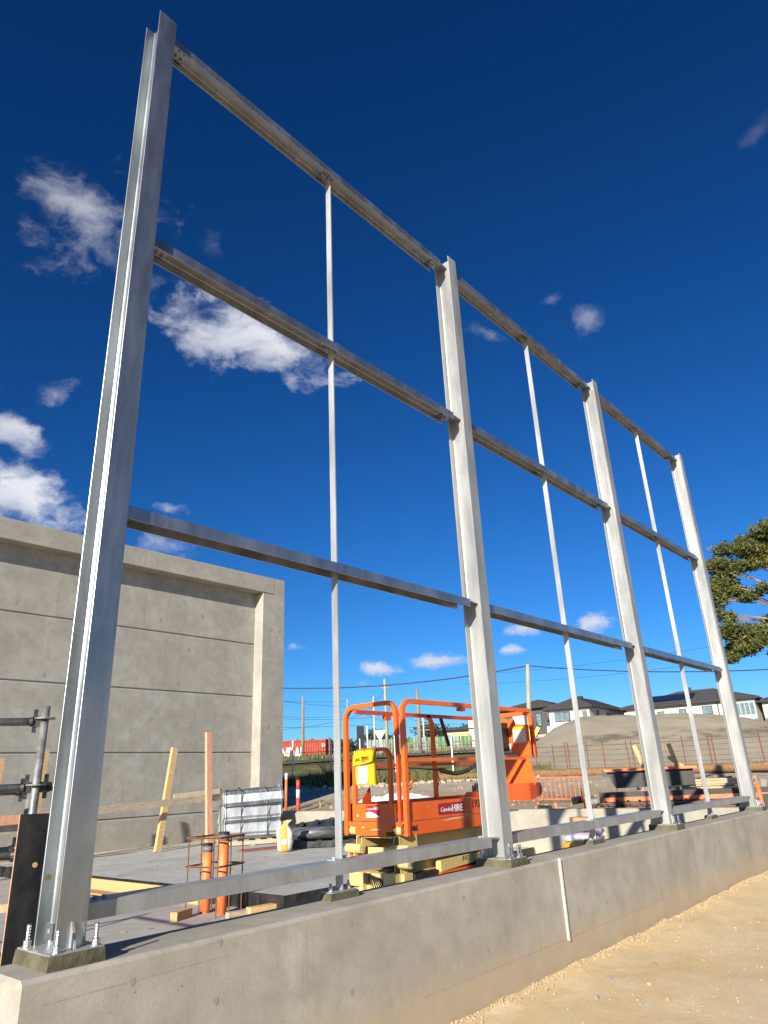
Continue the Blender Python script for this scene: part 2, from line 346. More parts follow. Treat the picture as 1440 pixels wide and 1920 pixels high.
# ------------------------------------------------------------------ front plinth
PF, PB, PT, PX0 = -.13, .25, -.06, -.26
ch = .018
pl = thing('concrete_plinth', 'long low concrete plinth carrying the steel frame', 'wall', (0, 0, -.95))
prof = [(PF, -.95), (PF, PT-ch), (PF+ch, PT), (PB-ch, PT), (PB, PT-ch), (PB, -.95)]
segs = [(PX0, 2.134), (2.137, 3.742), (3.745, 4.150), (4.152, 11.30)]
for i, (a, b) in enumerate(segs):
    mb = MB()
    if i == 0:   # chamfered end
        n = len(prof); p2 = [(PF+ch, -.95), (PF+ch, PT-2*ch), (PF+2*ch, PT-ch), (PB-2*ch, PT-ch), (PB-ch, PT-2*ch), (PB-ch, -.95)]
        vs = [(a, y, z+.95) for y, z in p2]+[(a+ch, y, z+.95) for y, z in prof]+[(b, y, z+.95) for y, z in prof]
        fs = [tuple(reversed(range(n)))]+[(k*n+i2, k*n+(i2+1) % n, (k+1)*n+(i2+1) % n, (k+1)*n+i2) for k in (0, 1) for i2 in range(n)]+[tuple(range(2*n, 3*n))]
        mb.add(vs, fs)
    else: mb.prism([(y, z+.95) for y, z in prof], (a, 0, 0), (0,1,0), (0,0,1), (b-a, 0, 0))
    mb.build('wall_segment', MT['plinth'], pl)
MT['foam'] = simple('joint_foam', (.66, .60, .46), (.75, .70, .58), .9)
MB().prism([(4.146, .292), (4.166, .282), (4.167, .60), (4.165, .886), (4.147, .893), (4.145, .60)], (0, PF-.016, 0), (1,0,0), (0,0,1), (0, .0155, 0)).build('joint_strip', MT['foam'], pl)
MT['chalk'] = simple('red_chalk', (.42, .20, .16), (.45, .36, .31), .95, 0, 30, stretch=(1, 1, 1))
MB().box((2.25, PF-.001, .2995), (6.4, PF+.002, .3045)).build('chalk_line', MT['chalk'], pl)
MB().obox((.28, PF, .795), (.9, .002, .003), (0, -.012, 0)).build('chalk_line', MT['chalk'], pl)
MT['plug'] = simple('tie_hole_patch', (.25, .235, .20), (.34, .32, .28), .9, 0, 40, .3, 80)
def disc_mesh(name, r, t, mat, n=14):
    mb = MB(); rs = [(r*(1+.12*(rnd.random()-.5))) for _ in range(n)]
    f = [(cos(2*pi*k/n)*rs[k], 0, sin(2*pi*k/n)*rs[k]*1.15) for k in range(n)]
    g2 = [(x*.72, -t, z*.72) for x, y, z in f]; mb.add(f+g2, [(k, (k+1) % n, n+(k+1) % n, n+k) for k in range(n)]+[tuple(range(n, 2*n))])
    return mb.mesh(name, mat)
plug = disc_mesh('tie_hole_plug', .017, .0006, MT['plug'])
for x, z in ((.24, .79), (.70, .86), (.69, .62), (1.62, .80), (1.62, .46), (2.75, .78), (3.0, .42), (3.45, .80), (4.9, .80), (4.95, .45), (6.4, .78), (6.5, .42), (8.0, .80), (9.4, .78)):
    obj('tie_hole_plug', plug, pl, (x, PF-.0005, z))

# ------------------------------------------------------------------ far wall of precast panels, kerb, cross wall
WY = 14.0
bw = thing('precast_wall', 'tall grey precast concrete wall with grooved panels and header beam', 'wall', (0, WY, -.9))
rec = .42
zs = [-.03, 1.56, 3.22, 4.86, 6.55]
for i in range(4):
    z0, z1 = zs[i]+.9+.012, zs[i+1]+.9-.012
    pr_ = [(0, z0+.02), (.02, z0), (.3, z0), (.3, z1), (.02, z1), (0, z1-.02)]
    MB().prism([(y+rec, z) for y, z in pr_], (3.0, 0, 0), (0,1,0), (0,0,1), (9.33, 0, 0)).build('wall_panel', MT['panel'], bw)
MB().box((3.01, rec+.03, .8), (12.4, rec+.31, 7.4)).build('wall_core', simple('groove_shadow_gap', (.20, .19, .17), rough=.9), bw)
# header beam with its own joint, end pilaster
hz0, hz1 = 7.42, 7.96
MB().prism([(0, hz0+.015), (.015, hz0), (.75, hz0), (.75, hz1), (.015, hz1), (0, hz1-.015)], (2.98, 0, 0), (0,1,0), (0,0,1), (9.78, 0, 0)).build('header_beam', MT['panel'], bw)
PX = 12.33
MB().prism([(PX, .85), (13.22, .85), (13.22, hz0-.02), (PX, hz0-.02)], (0, 0, 0), (1,0,0), (0,0,1), (0, .75, 0)).build('pilaster', MT['panel'], bw)
MB().prism([(12.79, hz0-.019), (13.22, hz0-.019), (13.22, hz1), (12.79, hz1)], (0, 0, 0), (1,0,0), (0,0,1), (0, .75, 0)).build('pilaster_cap', MT['panel'], bw)
plug2 = disc_mesh('tie_hole_plug', .06, .003, MT['plug'])
for x, z in ((4.9, 6.0), (5.6, 1.1), (6.9, 5.2), (7.3, 3.1), (7.0, 2.0), (10.3, 6.4), (9.9, 5.35), (9.6, 4.35), (10.1, 3.15), (9.7, 2.0), (8.5, 1.15), (10.9, 1.2), (5.8, 4.3), (11.5, 2.3), (8.9, 6.1)):
    obj('tie_hole_plug', plug2, bw, (x, rec-.001, z))
for x, z in ((12.62, 6.2), (13.02, 6.2), (12.62, 3.2), (13.02, 3.2), (12.62, 1.4), (13.02, 1.4)): obj('tie_hole_plug', plug2, bw, (x, -.001, z))

kb = thing('back_kerb', 'low concrete kerb wall along the foot of the precast wall', 'wall', (0, WY, -.9))
for a, b in ((-3, 2.4), (2.403, 8.9), (8.903, 11.30)):
    MB().prism([(0, -.05), (0, .855), (.015, .87), (.44, .87), (.44, -.05)], (a, -.002, 0), (0,1,0), (0,0,1), (b-a, 0, 0)).build('wall_segment', MT['panel'], kb)
cw = thing('cross_wall', 'sunlit low concrete wall joining the plinth and the tall wall', 'wall', (11.3, 0, -.9))
MT['cross'] = concrete('cross_wall_concrete', (.355, .325, .265), (.43, .40, .33), (.27, .225, .16), .4, (-.80, -.55, .5, (.55, .45, .30)), .3)
for a, b in ((.252, 3.1), (3.103, 7.9), (7.903, 13.996)):
    MB().prism([(0, -.05), (0, .845), (.012, .857), (.25, .857), (.25, -.05)], (0, a, 0), (1,0,0), (0,0,1), (0, b-a, 0)).build('wall_segment', MT['cross'], cw)

# ------------------------------------------------------------------ steel frame
L, CH, CB, CD = 3.6, 6.05, .141, .197
def isec(b=CB, d=CD, tf=.0096, tw=.0064, r=.014, n=5):
    p = [(-b/2, 0), (b/2, 0), (b/2, tf)]
    def fil(cx, cy, a0, a1): return [(cx+r*cos(a0+(a1-a0)*k/n), cy+r*sin(a0+(a1-a0)*k/n)) for k in range(n+1)]
    p += fil(tw/2+r, tf+r, -pi/2, -pi) + fil(tw/2+r, d-tf-r, pi, pi/2) + [(b/2, d-tf), (b/2, d), (-b/2, d), (-b/2, d-tf)]
    p += fil(-tw/2-r, d-tf-r, pi/2, 0) + fil(-tw/2-r, tf+r, 0, -pi/2) + [(-b/2, tf)]
    return p
Z = [5.974, 4.044, 2.121, .158]          # tops of the rails
GY0, GY1 = .055, .205
shaft_me = MB().prism(isec(), (0, 0, 0), (1,0,0), (0,1,0), (0, 0, CH)).mesh('shaft', MT['galv'])
bmx = bmesh.new(); bmx.from_mesh(shaft_me); bmesh.ops.bevel(bmx, geom=[e for e in bmx.edges if e.is_manifold and e.calc_face_angle(0) > 1.2 and abs(e.verts[0].co.z-e.verts[1].co.z) > 1], offset=.0016, segments=1, affect='EDGES'); bmx.to_mesh(shaft_me); bmx.free()
def bolt(mb, x, y, z, r=.011, hgt=.09, nut=.018):
    mb.cyl((x, y, z), (x, y, z+.004), nut*1.35, 16); mb.tube([(x, y, z+.004), (x, y, z+.026)], nut, 6)
    k = 11; pts = [(x, y, z+.026+(hgt-.026)*i/k) for i in range(k+1)]
    mb.tube(pts, [r if i % 2 else r*.86 for i in range(k+1)], 10)
LAB = ['tall steel column at the near end of the plinth, biggest in view', 'steel column standing beside the orange scissor lift', 'third steel column from the near end, in front of the gravel mound', 'farthest steel column, nearest the gum tree']
for i in range(4):
    c = thing('steel_column', LAB[i], 'column', (i*L, 0, 0), 0, 'steel columns on the plinth')
    sm = shaft_me if i else shaft_me.copy()
    if not i: sm.materials[0] = MT['galv_new']
    obj('shaft', sm, c)
    MB().prism([(-.122, -.084), (.115, -.084), (.115, .236), (-.122, .236)], (0, 0, -.016), (1,0,0), (0,1,0), (0, 0, .016)).build('base_plate', MT['galv'], c)
    g = MB(); n = 9; vs = []
    base = [(-.131, -.093), (.124, -.093), (.124, .243), (-.131, .243)]
    top = [(-.127, -.089), (.12, -.089), (.12, .240), (-.127, .240)]
    ring = lambda q, z: [(q[k][0]+(q[(k+1) % 4][0]-q[k][0])*s/n + .004*(rnd.random()-.5), q[k][1]+(q[(k+1) % 4][1]-q[k][1])*s/n+.004*(rnd.random()-.5), z+(0 if z < -.05 else .004*(rnd.random()-.6))) for k in range(4) for s in range(n)]
    A = ring(base, -.0605); Bq = ring([(a*.6+b*.4, c2*.6+d*.4) for (a, c2), (b, d) in zip(base, top)], -.035); Cq = ring(top, -.006)
    m = 4*n; g.add(A+Bq+Cq, [(k*m+j, k*m+(j+1) % m, (k+1)*m+(j+1) % m, (k+1)*m+j) for k in (0, 1) for j in range(m)]+[tuple(range(2*m, 3*m))])
    g.build('grout_pad', MT['grout'], c)
    if i == 0: bs = [(-.085, -.058), (.088, -.058), (-.095, .205), (.088, .205)]
    else: bs = [(-.09, -.058), (-.045, -.05), (.042, -.058), (.09, -.05), (-.09, .212), (-.04, .212), (.04, .212), (.09, .212)]
    for x, y in bs:
        mb = MB(); bolt(mb, x, y, 0, .010, .088, .0175); mb.build('anchor_bolt', MT['galv_dull'], c)
    MB().prism([(0, 0), (-.052, 0), (-.046, .02), (-.004, .10), (0, .10)], (-.005, 0, .0005), (0,1,0), (0,0,1), (.01, 0, 0)).build('gusset', MT['galv_bright'], c)
    if i == 0:
        mb = MB().box((-.0695, .03, .035), (-.0615, .10, .10)); mb.build('end_cleat', MT['galv_dull'], c)
        MB().cyl((-.0702, .066, .068), (-.0608, .066, .068), .010, 12).build('cleat_hole', MT['galv_bright'], c)
        MB().cyl((-.045, .1868, .27), (-.045, .184, .27), .013, 14).build('vent_hole', simple('zinc_hole', (.20, .16, .06), rough=.5, metal=.5), c)
    # cleats welded to both sides of the web under every rail
    for s in ((-1, 1) if 0 < i < 3 else ((1,) if i == 0 else (-1,))):
        for z in Z:
            zt = z-.0095
            mb = MB().box((min(s*.0035, s*.235), .072, zt-.012), (max(s*.0035, s*.235), .188, zt-.0005))
            for bx in (.165, .21):
                for by in (.10, .158):
                    mb.tube([(s*bx, by, zt-.012), (s*bx, by, zt-.024)], .013, 6); mb.cyl((s*bx, by, zt-.024), (s*bx, by, zt-.036), .0075, 8)
            mb.build('cleat', MT['galv_dull'], c)
            if z == Z[3]:
                mb = MB()
                for bx in (.165, .21): mb.tube([(s*bx, .13, z+.0002), (s*bx, .13, z+.012)], .013, 6)
                mb.build('cleat_bolt', MT['galv_bright'], c)
# rails: channels laid flat, toes down
def chan(w=.15, h=.075, tf=.0085, tw=.009, r=.010, n=4):
    f = lambda cx, cz, a0, a1, rr: [(cx+rr*cos(a0+(a1-a0)*k/n), cz+rr*sin(a0+(a1-a0)*k/n)) for k in range(n+1)]
    return [(0, -h)]+f(.004, -.004, pi, pi/2, .004)+f(w-.004, -.004, pi/2, 0, .004)+[(w, -h), (w-tf, -h)]+f(w-tf-r, -tw-r, 0, pi/2, r)+f(tf+r, -tw-r, pi/2, pi, r)+[(tf, -h)]
bayn = ['nearest', 'middle', 'farthest']; levn = ['top', 'upper middle', 'lower middle', 'base']
for i in range(3):
    for j, z in enumerate(Z):
        x0 = .088; x1 = L-.155
        o = MB().prism(chan(), (0, 0, 0), (0,1,0), (0,0,1), (x1-x0, 0, 0)).build('steel_rail', MT['galv_dull' if j < 3 else 'galv'], None, loc=(i*L+x0, GY0, z))
        tag(o, f'galvanised channel rail, {levn[j]} level of the {bayn[i]} bay', 'rail', 'channel rails between the columns')
# flat hanger bars at mid bay
zseg = [(Z[0]-.0095, Z[1]), (Z[1]-.0095, Z[2]), (Z[2]-.0095, Z[3]), (Z[3]-.0095, -.012)]
segn = ['between top and upper middle rails', 'between the two middle rails', 'between lower middle and base rails', 'short stub under the base rail']
for i in range(3):
    for j, (zt, zb) in enumerate(zseg):
        hb = thing('hanger_bar', f'flat steel hanger bar {segn[j]}, {bayn[i]} bay', 'bar', (i*L+1.80, .137, zb), 0, 'flat hanger bars at mid bay')
        mb = MB(); K = 24; w = .029; th = .005; vs = []
        for k in range(K+1):
            zz = (zt-zb)*k/K; dx = .0012*mnoise.noise(Vector((i*5+j, zz*6, 0)))
            vs += [(-th+dx, -w, zz), (th+dx, -w, zz), (th+dx, w, zz), (-th+dx, w, zz)]
        mb.add(vs, [(k*4+a, k*4+(a+1) % 4, k*4+4+(a+1) % 4, k*4+4+a) for k in range(K) for a in range(4)]+[(3,2,1,0), (K*4, K*4+1, K*4+2, K*4+3)])
        mb.build('bar', MT['galv_bright'], hb)
        mb = MB().box((-.072, -.035, zt-zb-.008), (.072, .035, zt-zb-.0004))
        mb.build('top_cleat', MT['galv_dull'], hb)
        for bx in (-.048, .048):
            mb = MB().tube([(bx, 0, zt-zb-.008), (bx, 0, zt-zb-.022)], .014, 6); mb.cyl((bx, 0, zt-zb-.022), (bx, 0, zt-zb-.032), .008, 8)
            mb.build('cleat_bolt', MT['galv_dull'], hb)
        if j < 3:
            MB().box((-.072, -.035, .0004), (.072, .035, .008)).build('bottom_cleat', MT['galv_bright'], hb)
            for bx in (-.05, .05):
                MB().tube([(bx, 0, .008), (bx, 0, .022)], .012, 6).build('cleat_bolt', MT['galv_bright'], hb)
        else:
            MB().box((-.11, -.045, -.008), (.11, .045, 0)).build('foot_plate', MT['galv'], hb)
            MB().prism([(-.125, -.05), (.125, -.05), (.118, .05), (-.118, .05)], (0, 0, -.0485), (1,0,0), (0,1,0), (0, 0, .040)).build('grout_pad', MT['grout'], hb)
            for bx in (-.08, .08):
                mb = MB(); bolt(mb, bx, 0, 0, .008, .045, .014); mb.build('anchor_bolt', MT['galv_bright'], hb)

# ------------------------------------------------------------------ scissor lift
def paint(name, c, dirt=.42, rough=.40):
    m, t, b = newmat(name); v = coords(t, 'World'); n = noi(t, v, 5, 6, .65); f = noi(t, v, 40, 4, .7)
    col = mixc(t, maprange(t, n, .3, .7, 0, .35), c, tuple(x*.72 for x in c))
    col = mixc(t, maprange(t, noi(t, coords(t, 'World', (1,1,1), (3,1,5)), 9, 6, .75), .62, .78, 0, dirt), col, (.55, .45, .33))
    col = mixc(t, maprange(t, f, .66, .75, 0, dirt*1.2), col, (.30, .22, .15))
    setc(t, b, col); t.links.new(maprange(t, n, .3, .7, rough-.08, rough+.2), b.inputs['Roughness']); b.inputs['Coat Weight'].default_value = .15; b.inputs['Coat Roughness'].default_value = .25
    bump(t, b, f, .06, .002); return m
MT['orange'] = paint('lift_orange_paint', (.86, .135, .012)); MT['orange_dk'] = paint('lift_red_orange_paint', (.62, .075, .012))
MT['cream'] = paint('lift_cream_paint', (.66, .50, .20), .3, .45)
MT['red'] = simple('decal_red', (.55, .012, .03), (.60, .02, .04), .4); MT['decal_white'] = simple('decal_white', (.78, .77, .74), (.84, .83, .8), .5)
MT['black'] = simple('black_print', (.012, .012, .012), (.02, .02, .02), .5); MT['yellow'] = simple('yellow_vinyl', (.80, .42, .005), (.85, .50, .01), .4, coat=.3)
MT['warn'] = simple('warning_yellow', (.85, .62, .02), rough=.4); MT['steel'] = simple('bolt_steel', (.35, .35, .34), (.5, .5, .48), .4, .8)
def print_mat(name, c, ink, axis, s1, s2):
    m, t, b = newmat(name); v = coords(t, 'Object'); sx = t.nodes.new('ShaderNodeSeparateXYZ'); t.links.new(v, sx.inputs[0])
    w = math_(t, 'FRACT', math_(t, 'MULTIPLY', sx.outputs['XYZ'.index(axis)], s1)); n = noi(t, coords(t, 'Object', (s2, s2, s1)), 1, 3, .7)
    k = math_(t, 'MULTIPLY', math_(t, 'LESS_THAN', w, .38), math_(t, 'GREATER_THAN', n, .47)); setc(t, b, mixc(t, math_(t, 'MULTIPLY', k, .7), c, ink)); b.inputs['Roughness'].default_value = .6; return m
MT['paper'] = print_mat('printed_paper', (.80, .79, .74), (.2, .2, .2), 'Z', 75, 60)
MT['signpaper'] = print_mat('printed_notice', (.78, .66, .52), (.55, .16, .10), 'Z', 32, 28)
def text_mesh(txt, size, mat, shear=0, extr=.0006, bold=0):
    cu_ = bpy.data.curves.new('lettering', 'FONT'); cu_.body = txt; cu_.size = size; cu_.shear = shear; cu_.extrude = extr; cu_.offset = bold; cu_.align_x = 'LEFT'; cu_.resolution_u = 2
    o = bpy.data.objects.new('lettering', cu_); COL.objects.link(o); dg = bpy.context.evaluated_depsgraph_get(); me = bpy.data.meshes.new_from_object(o.evaluated_get(dg))
    bpy.data.objects.remove(o); me.materials.clear(); me.materials.append(mat); return me
RX = Matrix(((0, 0, -1), (-1, 0, 0), (0, 1, 0)))   # text facing -X
RY = Matrix(((1, 0, 0), (0, 0, -1), (0, 1, 0)))    # text facing -Y
def put_text(name, me, parent, loc, R): return obj(name, me, parent, loc, R.to_euler())
def arc(c, r, a0, a1, ax, ay, n=6): return [Vector(c)+Vector(ax)*r*cos(a0+(a1-a0)*k/n)+Vector(ay)*r*sin(a0+(a1-a0)*k/n) for k in range(n+1)]
lift = thing('scissor_lift', 'orange scissor lift with cream scissor arms standing behind the plinth', 'lift', (3.57, 1.05, -.90))
SQ = .030
def rail(name, pts, up, mat='orange', w=SQ): return MB().tube(pts, w/1.414*1.0, 4, True, 0, False, up).build(name, MT[mat], lift)
Zt = 2.225; rr_ = .11
# end hoop, gate hoop, side hoops
def hoop(y0, y1, z0, zt, r, x): return [(x, y1, z0)]+arc((x, y1-r, zt-r), r, 0, pi/2, (0,1,0), (0,0,1))+arc((x, y0+r, zt-r), r, pi/2, pi, (0,1,0), (0,0,1))+[(x, y0, z0)]
rail('end_guardrail', [(0, .735, 1.05)]+arc((0, .735-.13, Zt-.13), .13, 0, pi/2, (0,1,0), (0,0,1))+arc((0, .06+.11, Zt-.11), .11, pi/2, pi, (0,1,0), (0,0,1))+[(0, .06, 1.92)], (1,0,0), w=.042)
rail('gate', hoop(.17, .635, 1.28, 1.80, .09, .012), (1,0,0), w=.036)
rail('side_guardrail', [(.02, -.005, 1.05)]+arc((.02+rr_, -.005, Zt+.005-rr_), rr_, pi, pi/2, (1,0,0), (0,0,1))+[(1.2, -.005, Zt+.005), (2.42, -.005, Zt+.005)], (0,1,0), w=.042)
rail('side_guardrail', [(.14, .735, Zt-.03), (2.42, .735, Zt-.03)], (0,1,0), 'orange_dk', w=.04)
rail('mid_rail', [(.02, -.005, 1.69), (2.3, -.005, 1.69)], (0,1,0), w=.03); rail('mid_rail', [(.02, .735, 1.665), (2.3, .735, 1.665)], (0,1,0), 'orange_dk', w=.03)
rail('guardrail_post', [(1.44, .735, 1.30), (1.44, .735, 2.08)]+arc((1.33, .735, 2.08), .11, 0, pi/2, (1,0,0), (0,0,1)), (0,1,0), w=.04)
rail('guardrail_post', [(0, .06, 1.05), (0, .06, 1.93)], (1,0,0), 'orange_dk', .03)
for y in (.745, -.012): MB().box((-.016, y-.02, 1.04), (.02, y+.02, 1.34)).build('corner_bracket', MT['orange'], lift)
for x in (.95, 1.62): MB().box((x, -.03, Zt-.055), (x+.1, .02, Zt-.02)).build('rail_clamp', MT['orange_dk'], lift)
MB().box((.60, .71, Zt-.10), (.68, .76, Zt-.052)).build('rail_clamp', MT['orange_dk'], lift)
MB().tube(arc((.075, -.005, 1.50), .045, -pi/2, pi/2, (1,0,0), (0,0,1.6)), .007, 6).build('grab_handle', MT['orange_dk'], lift)
MB().tube(arc((1.46, .735, 1.50), .045, -pi/2, pi/2, (1,0,0), (0,0,1.6)), .007, 6).build('grab_handle', MT['orange_dk'], lift)
# platform skirts
MB().box((-.012, .105, 1.165), (.004, .655, 1.313)).build('end_panel', MT['orange'], lift)
MB().prism([(.035, 1.155), (.72, 1.155), (.72, 1.12), (.665, 1.12), (.665, 1.075), (.60, 1.075), (.60, 1.04), (.235, 1.04), (.235, 1.075), (.15, 1.075), (.15, 1.12), (.035, 1.12)], (-.014, 0, 0), (0,1,0), (0,0,1), (.016, 0, 0)).build('end_skirt', MT['orange'], lift)
MB().prism([(.03, 1.163), (1.70, 1.163), (1.70, 1.318), (.03, 1.318)], (0, -.008, 0), (1,0,0), (0,0,1), (0, .014, 0)).build('side_panel', MT['orange'], lift)
MB().prism([(.03, 1.045), (1.68, 1.045), (1.68, 1.155), (.03, 1.155)], (0, -.016, 0), (1,0,0), (0,0,1), (0, .02, 0)).build('side_skirt', MT['orange'], lift)
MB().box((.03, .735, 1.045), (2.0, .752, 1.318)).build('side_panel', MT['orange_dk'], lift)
MB().box((.005, .01, 1.14), (1.98, .735, 1.16)).build('deck', MT['steel'], lift)
MB().prism([(.0, 1.31), (.0, 1.36), (.11, 1.46), (.13, 1.31)], (.06, .0, 0), (1,0,0), (0,0,1), (0, .012, 0)).build('kick_plate', MT['orange_dk'], lift, loc=(.02, .60, 0))
MB().prism([(.95, 1.32), (1.70, 1.32), (1.70, 1.37), (1.02, 1.37)], (0, .012, 0), (1,0,0), (0,0,1), (0, .008, 0)).build('extension_edge', MT['orange_dk'], lift)
mb = MB().cyl((1.22, .02, 1.37), (1.22, .02, 1.40), .035, 10); mb.box((1.13, .01, 1.395), (1.30, .03, 1.41)); mb.box((1.2, .0, 1.40), (1.235, .04, 1.45)); mb.build('foot_latch', MT['dark'], lift)
for y, z in ((.757-.012, 1.30), (.745, 1.22), (.745, 1.09), (-.012, 1.30), (-.012, 1.22), (-.012, 1.09)):
    MB().tube([(-.016, y, z), (-.024, y, z)], .008, 6).build('bolt', MT['steel'], lift)
MB().cyl((.09, -.016, 1.10), (.09, -.022, 1.10), .021, 14).build('pivot_cap', MT['dark'], lift)
MB().box((.128, -.0185, 1.075), (.142, -.0155, 1.125)).build('slot', MT['black'], lift)
# decals
d1 = MB().box((-.0135, .300, 1.195), (-.0125, .475, 1.300)).build('hire_decal', MT['red'], lift)
MB().prism([(.475, 1.196), (.300, 1.196), (.300, 1.206), (.335, 1.215), (.38, 1.237), (.43, 1.247), (.475, 1.238)], (-.0142, 0, 0), (0,1,0), (0,0,1), (.0006, 0, 0)).build('swoosh', MT['decal_white'], d1)
put_text('lettering', text_mesh('Camden', .025, MT['decal_white'], .35), d1, (-.0145, .468, 1.262), RX); put_text('lettering', text_mesh('HIRE', .034, MT['decal_white'], 0, .0006, .0006), d1, (-.0145, .378, 1.262), RX)
d2 = MB().prism([(.485, 1.185), (.925, 1.180), (.925, 1.290), (.485, 1.285)], (0, -.0095, 0), (1,0,0), (0,0,1), (0, .0012, 0)).build('hire_decal', simple('decal_crimson', (.30, .008, .025), (.36, .015, .03), .35), lift)
put_text('lettering', text_mesh('Camden', .058, MT['decal_white'], .35), d2, (.515, -.0102, 1.212), RY); put_text('lettering', text_mesh('HIRE', .090, MT['decal_white'], 0, .0006, .0015), d2, (.705, -.0102, 1.205), RY)
put_text('unit_number', text_mesh('1930', .105, MT['black'], 0, .0006, .002), lift, (1.045, -.0092, 1.222), RY)
put_text('arm_lettering', text_mesh('JLG', .05, MT['black'], .15, .0006, .001), lift, (.85, .0115, .762), RY)
# yellow document pouch hung on the gate
po = thing('document_pouch', 'yellow plastic document pouch zip-tied to the lift gate', 'pouch', (3.548, 1.05, -.9))
mb = MB(); K = 8; vs = []
for j in range(K+1):
    z = 1.485+.305*j/K; bow = -.012*sin(pi*j/K)
    for i2 in range(5): y = .585-.27*i2/4; vs.append((bow-.006*sin(pi*i2/4), y+.004*sin(j), z)); 
mb.add(vs, [(j*5+i2, j*5+i2+1, j*5+i2+6, j*5+i2+5) for j in range(K) for i2 in range(4)])
n0 = len(vs); mb.add([(x+.008, y, z) for x, y, z in vs], [(j*5+i2, j*5+i2+5, j*5+i2+6, j*5+i2+1) for j in range(K) for i2 in range(4)])
mb.build('pouch_body', MT['yellow'], po, fix=False)
mb = MB(); vs = []
for j in range(7):
    f = j/6; z = 1.80-.135*f
    for i2 in range(7):
        u = i2/6; vs.append((-.016-.022*f-.02*f*u, .592-.285*u, z+.03*f*u*u))
mb.add(vs, [(j*7+i2, j*7+i2+1, j*7+i2+8, j*7+i2+7) for j in range(6) for i2 in range(6)]); fl = mb.build('pouch_flap', MT['yellow'], po, fix=False)
put_text('lettering', text_mesh('JLG', .035, MT['black'], 0, .0005, .001), fl, (-.042, .55, 1.705), RX)
for k in range(4): MB().box((-.0462, .37, 1.735-.013*k), (-.0455, .475-.01*(k % 2), 1.741-.013*k)).build('print_line', MT['black'], fl)
MB().prism([(.545, 1.50), (.415, 1.497), (.41, 1.655), (.53, 1.66)], (-.0245, 0, 0), (0,1,0), (0,0,1), (.0012, 0, 0)).build('paper_form', MT['paper'], po)
for y in (.565, .45, .335): MB().tube(arc((.005, y, 1.80), .028, 0, 2*pi, (1,0,0), (0,0,1), 10), .004, 5).build('zip_tie', MT['dark'], po)
# scrapes through the paint
MT['scrape'] = simple('scraped_paint', (.62, .40, .20), (.78, .62, .40), .6, 0, 30)
for p in ([(.50, 1.136), (.62, 1.130), (.74, 1.138), (.95, 1.146), (.93, 1.152), (.70, 1.150), (.60, 1.143)], [(.30, 1.27), (.36, 1.272), (.35, 1.277)], [(1.2, 1.08), (1.42, 1.086), (1.40, 1.09)]): MB().prism(p, (0, -.0168 if p[0][1] < 1.16 else -.0088, 0), (1,0,0), (0,0,1), (0, .0006, 0)).build('paint_scrape', MT['scrape'], lift)
for p in ([(.60, 1.215), (.585, 1.225), (.57, 1.212), (.59, 1.20)], [(.42, 1.085), (.30, 1.09), (.28, 1.10), (.40, 1.095)], [(.54, 1.10), (.50, 1.11), (.52, 1.12)]): MB().prism(p, (-.0148 if p[0][1] < 1.16 else -.0128, 0, 0), (0,1,0), (0,0,1), (.0006, 0, 0)).build('paint_scrape', MT['scrape'], lift)
# scissor pack
def arm(x0, z0, x1, z1, y0, y1, h=.105):
    mb = MB(); d = Vector((x1-x0, 0, z1-z0)).normalized(); u = Vector((-d.z, 0, d.x))
    for ya, yb in ((y0, y0+.008), (y1-.008, y1)): 
        a = Vector((x0, ya, z0)); b = Vector((x1, ya, z1)); vs = [a-u*h/2, b-u*h/2, b+u*h/2, a+u*h/2]; vs += [v+Vector((0, yb-ya, 0)) for v in vs]
        mb.add(vs, [(0,1,2,3), (7,6,5,4), (0,4,5,1), (1,5,6,2), (2,6,7,3), (3,7,4,0)])
    for s in (-1, 1):
        a = Vector((x0, y0+.008, z0))+u*s*(h/2-.004); b = Vector((x1, y0+.008, z1))+u*s*(h/2-.004); vs = [a-u*.004, b-u*.004, b+u*.004, a+u*.004]; vs += [v+Vector((0, y1-y0-.016, 0)) for v in vs]
        mb.add(vs, [(0,1,2,3), (7,6,5,4), (0,4,5,1), (1,5,6,2), (2,6,7,3), (3,7,4,0)])
    return mb.build('scissor_arm', MT['cream'], lift)
for k, (zl, zr) in enumerate(((.985, .97), (.875, .865), (.77, .765))):
    for y0 in ((.11, .58) if k % 2 == 0 else (.03, .66)):
        arm(.0 if k % 2 else .03, zl, 1.85, zr, y0, y0+.075, .10)
for z, ys in ((1.085, ((.045, .12), (.615, .69))), (.925, ((-.02, .11), (.105, .19), (.56, .655), (.655, .76))), (.815, ((.56, .655), (.655, .76), (-.02, .11)))):
    for a, b in ys:
        o = MB().cyl((.015, a, z), (.015, b, z), .042, 16).build('pivot_boss', MT['cream'], lift)
        MB().cyl((.015, a-.001, z), (.015, a-.012, z), .018, 10).build('pin', MT['steel'], o)
MB().prism([(.20, 1.015), (.56, 1.02), (.56, 1.03), (.20, 1.03)], (.03, 0, 0), (0,1,0), (0,0,1), (.02, 0, 0)).build('cross_member', MT['cream'], lift)
MB().box((.10, .20, .80), (.12, .57, .93)).build('cross_plate', MT['cream'], lift)
w = MB().box((.0985, .235, .845), (.0998, .325, .915)).build('warning_label', MT['warn'], lift)
MB().prism([(.315, .855), (.285, .855), (.30, .895)], (.0978, 0, 0), (0,1,0), (0,0,1), (.0006, 0, 0)).build('symbol', MT['black'], w); MB().box((.0978, .245, .865), (.0984, .26, .89)).build('symbol', MT['black'], w)
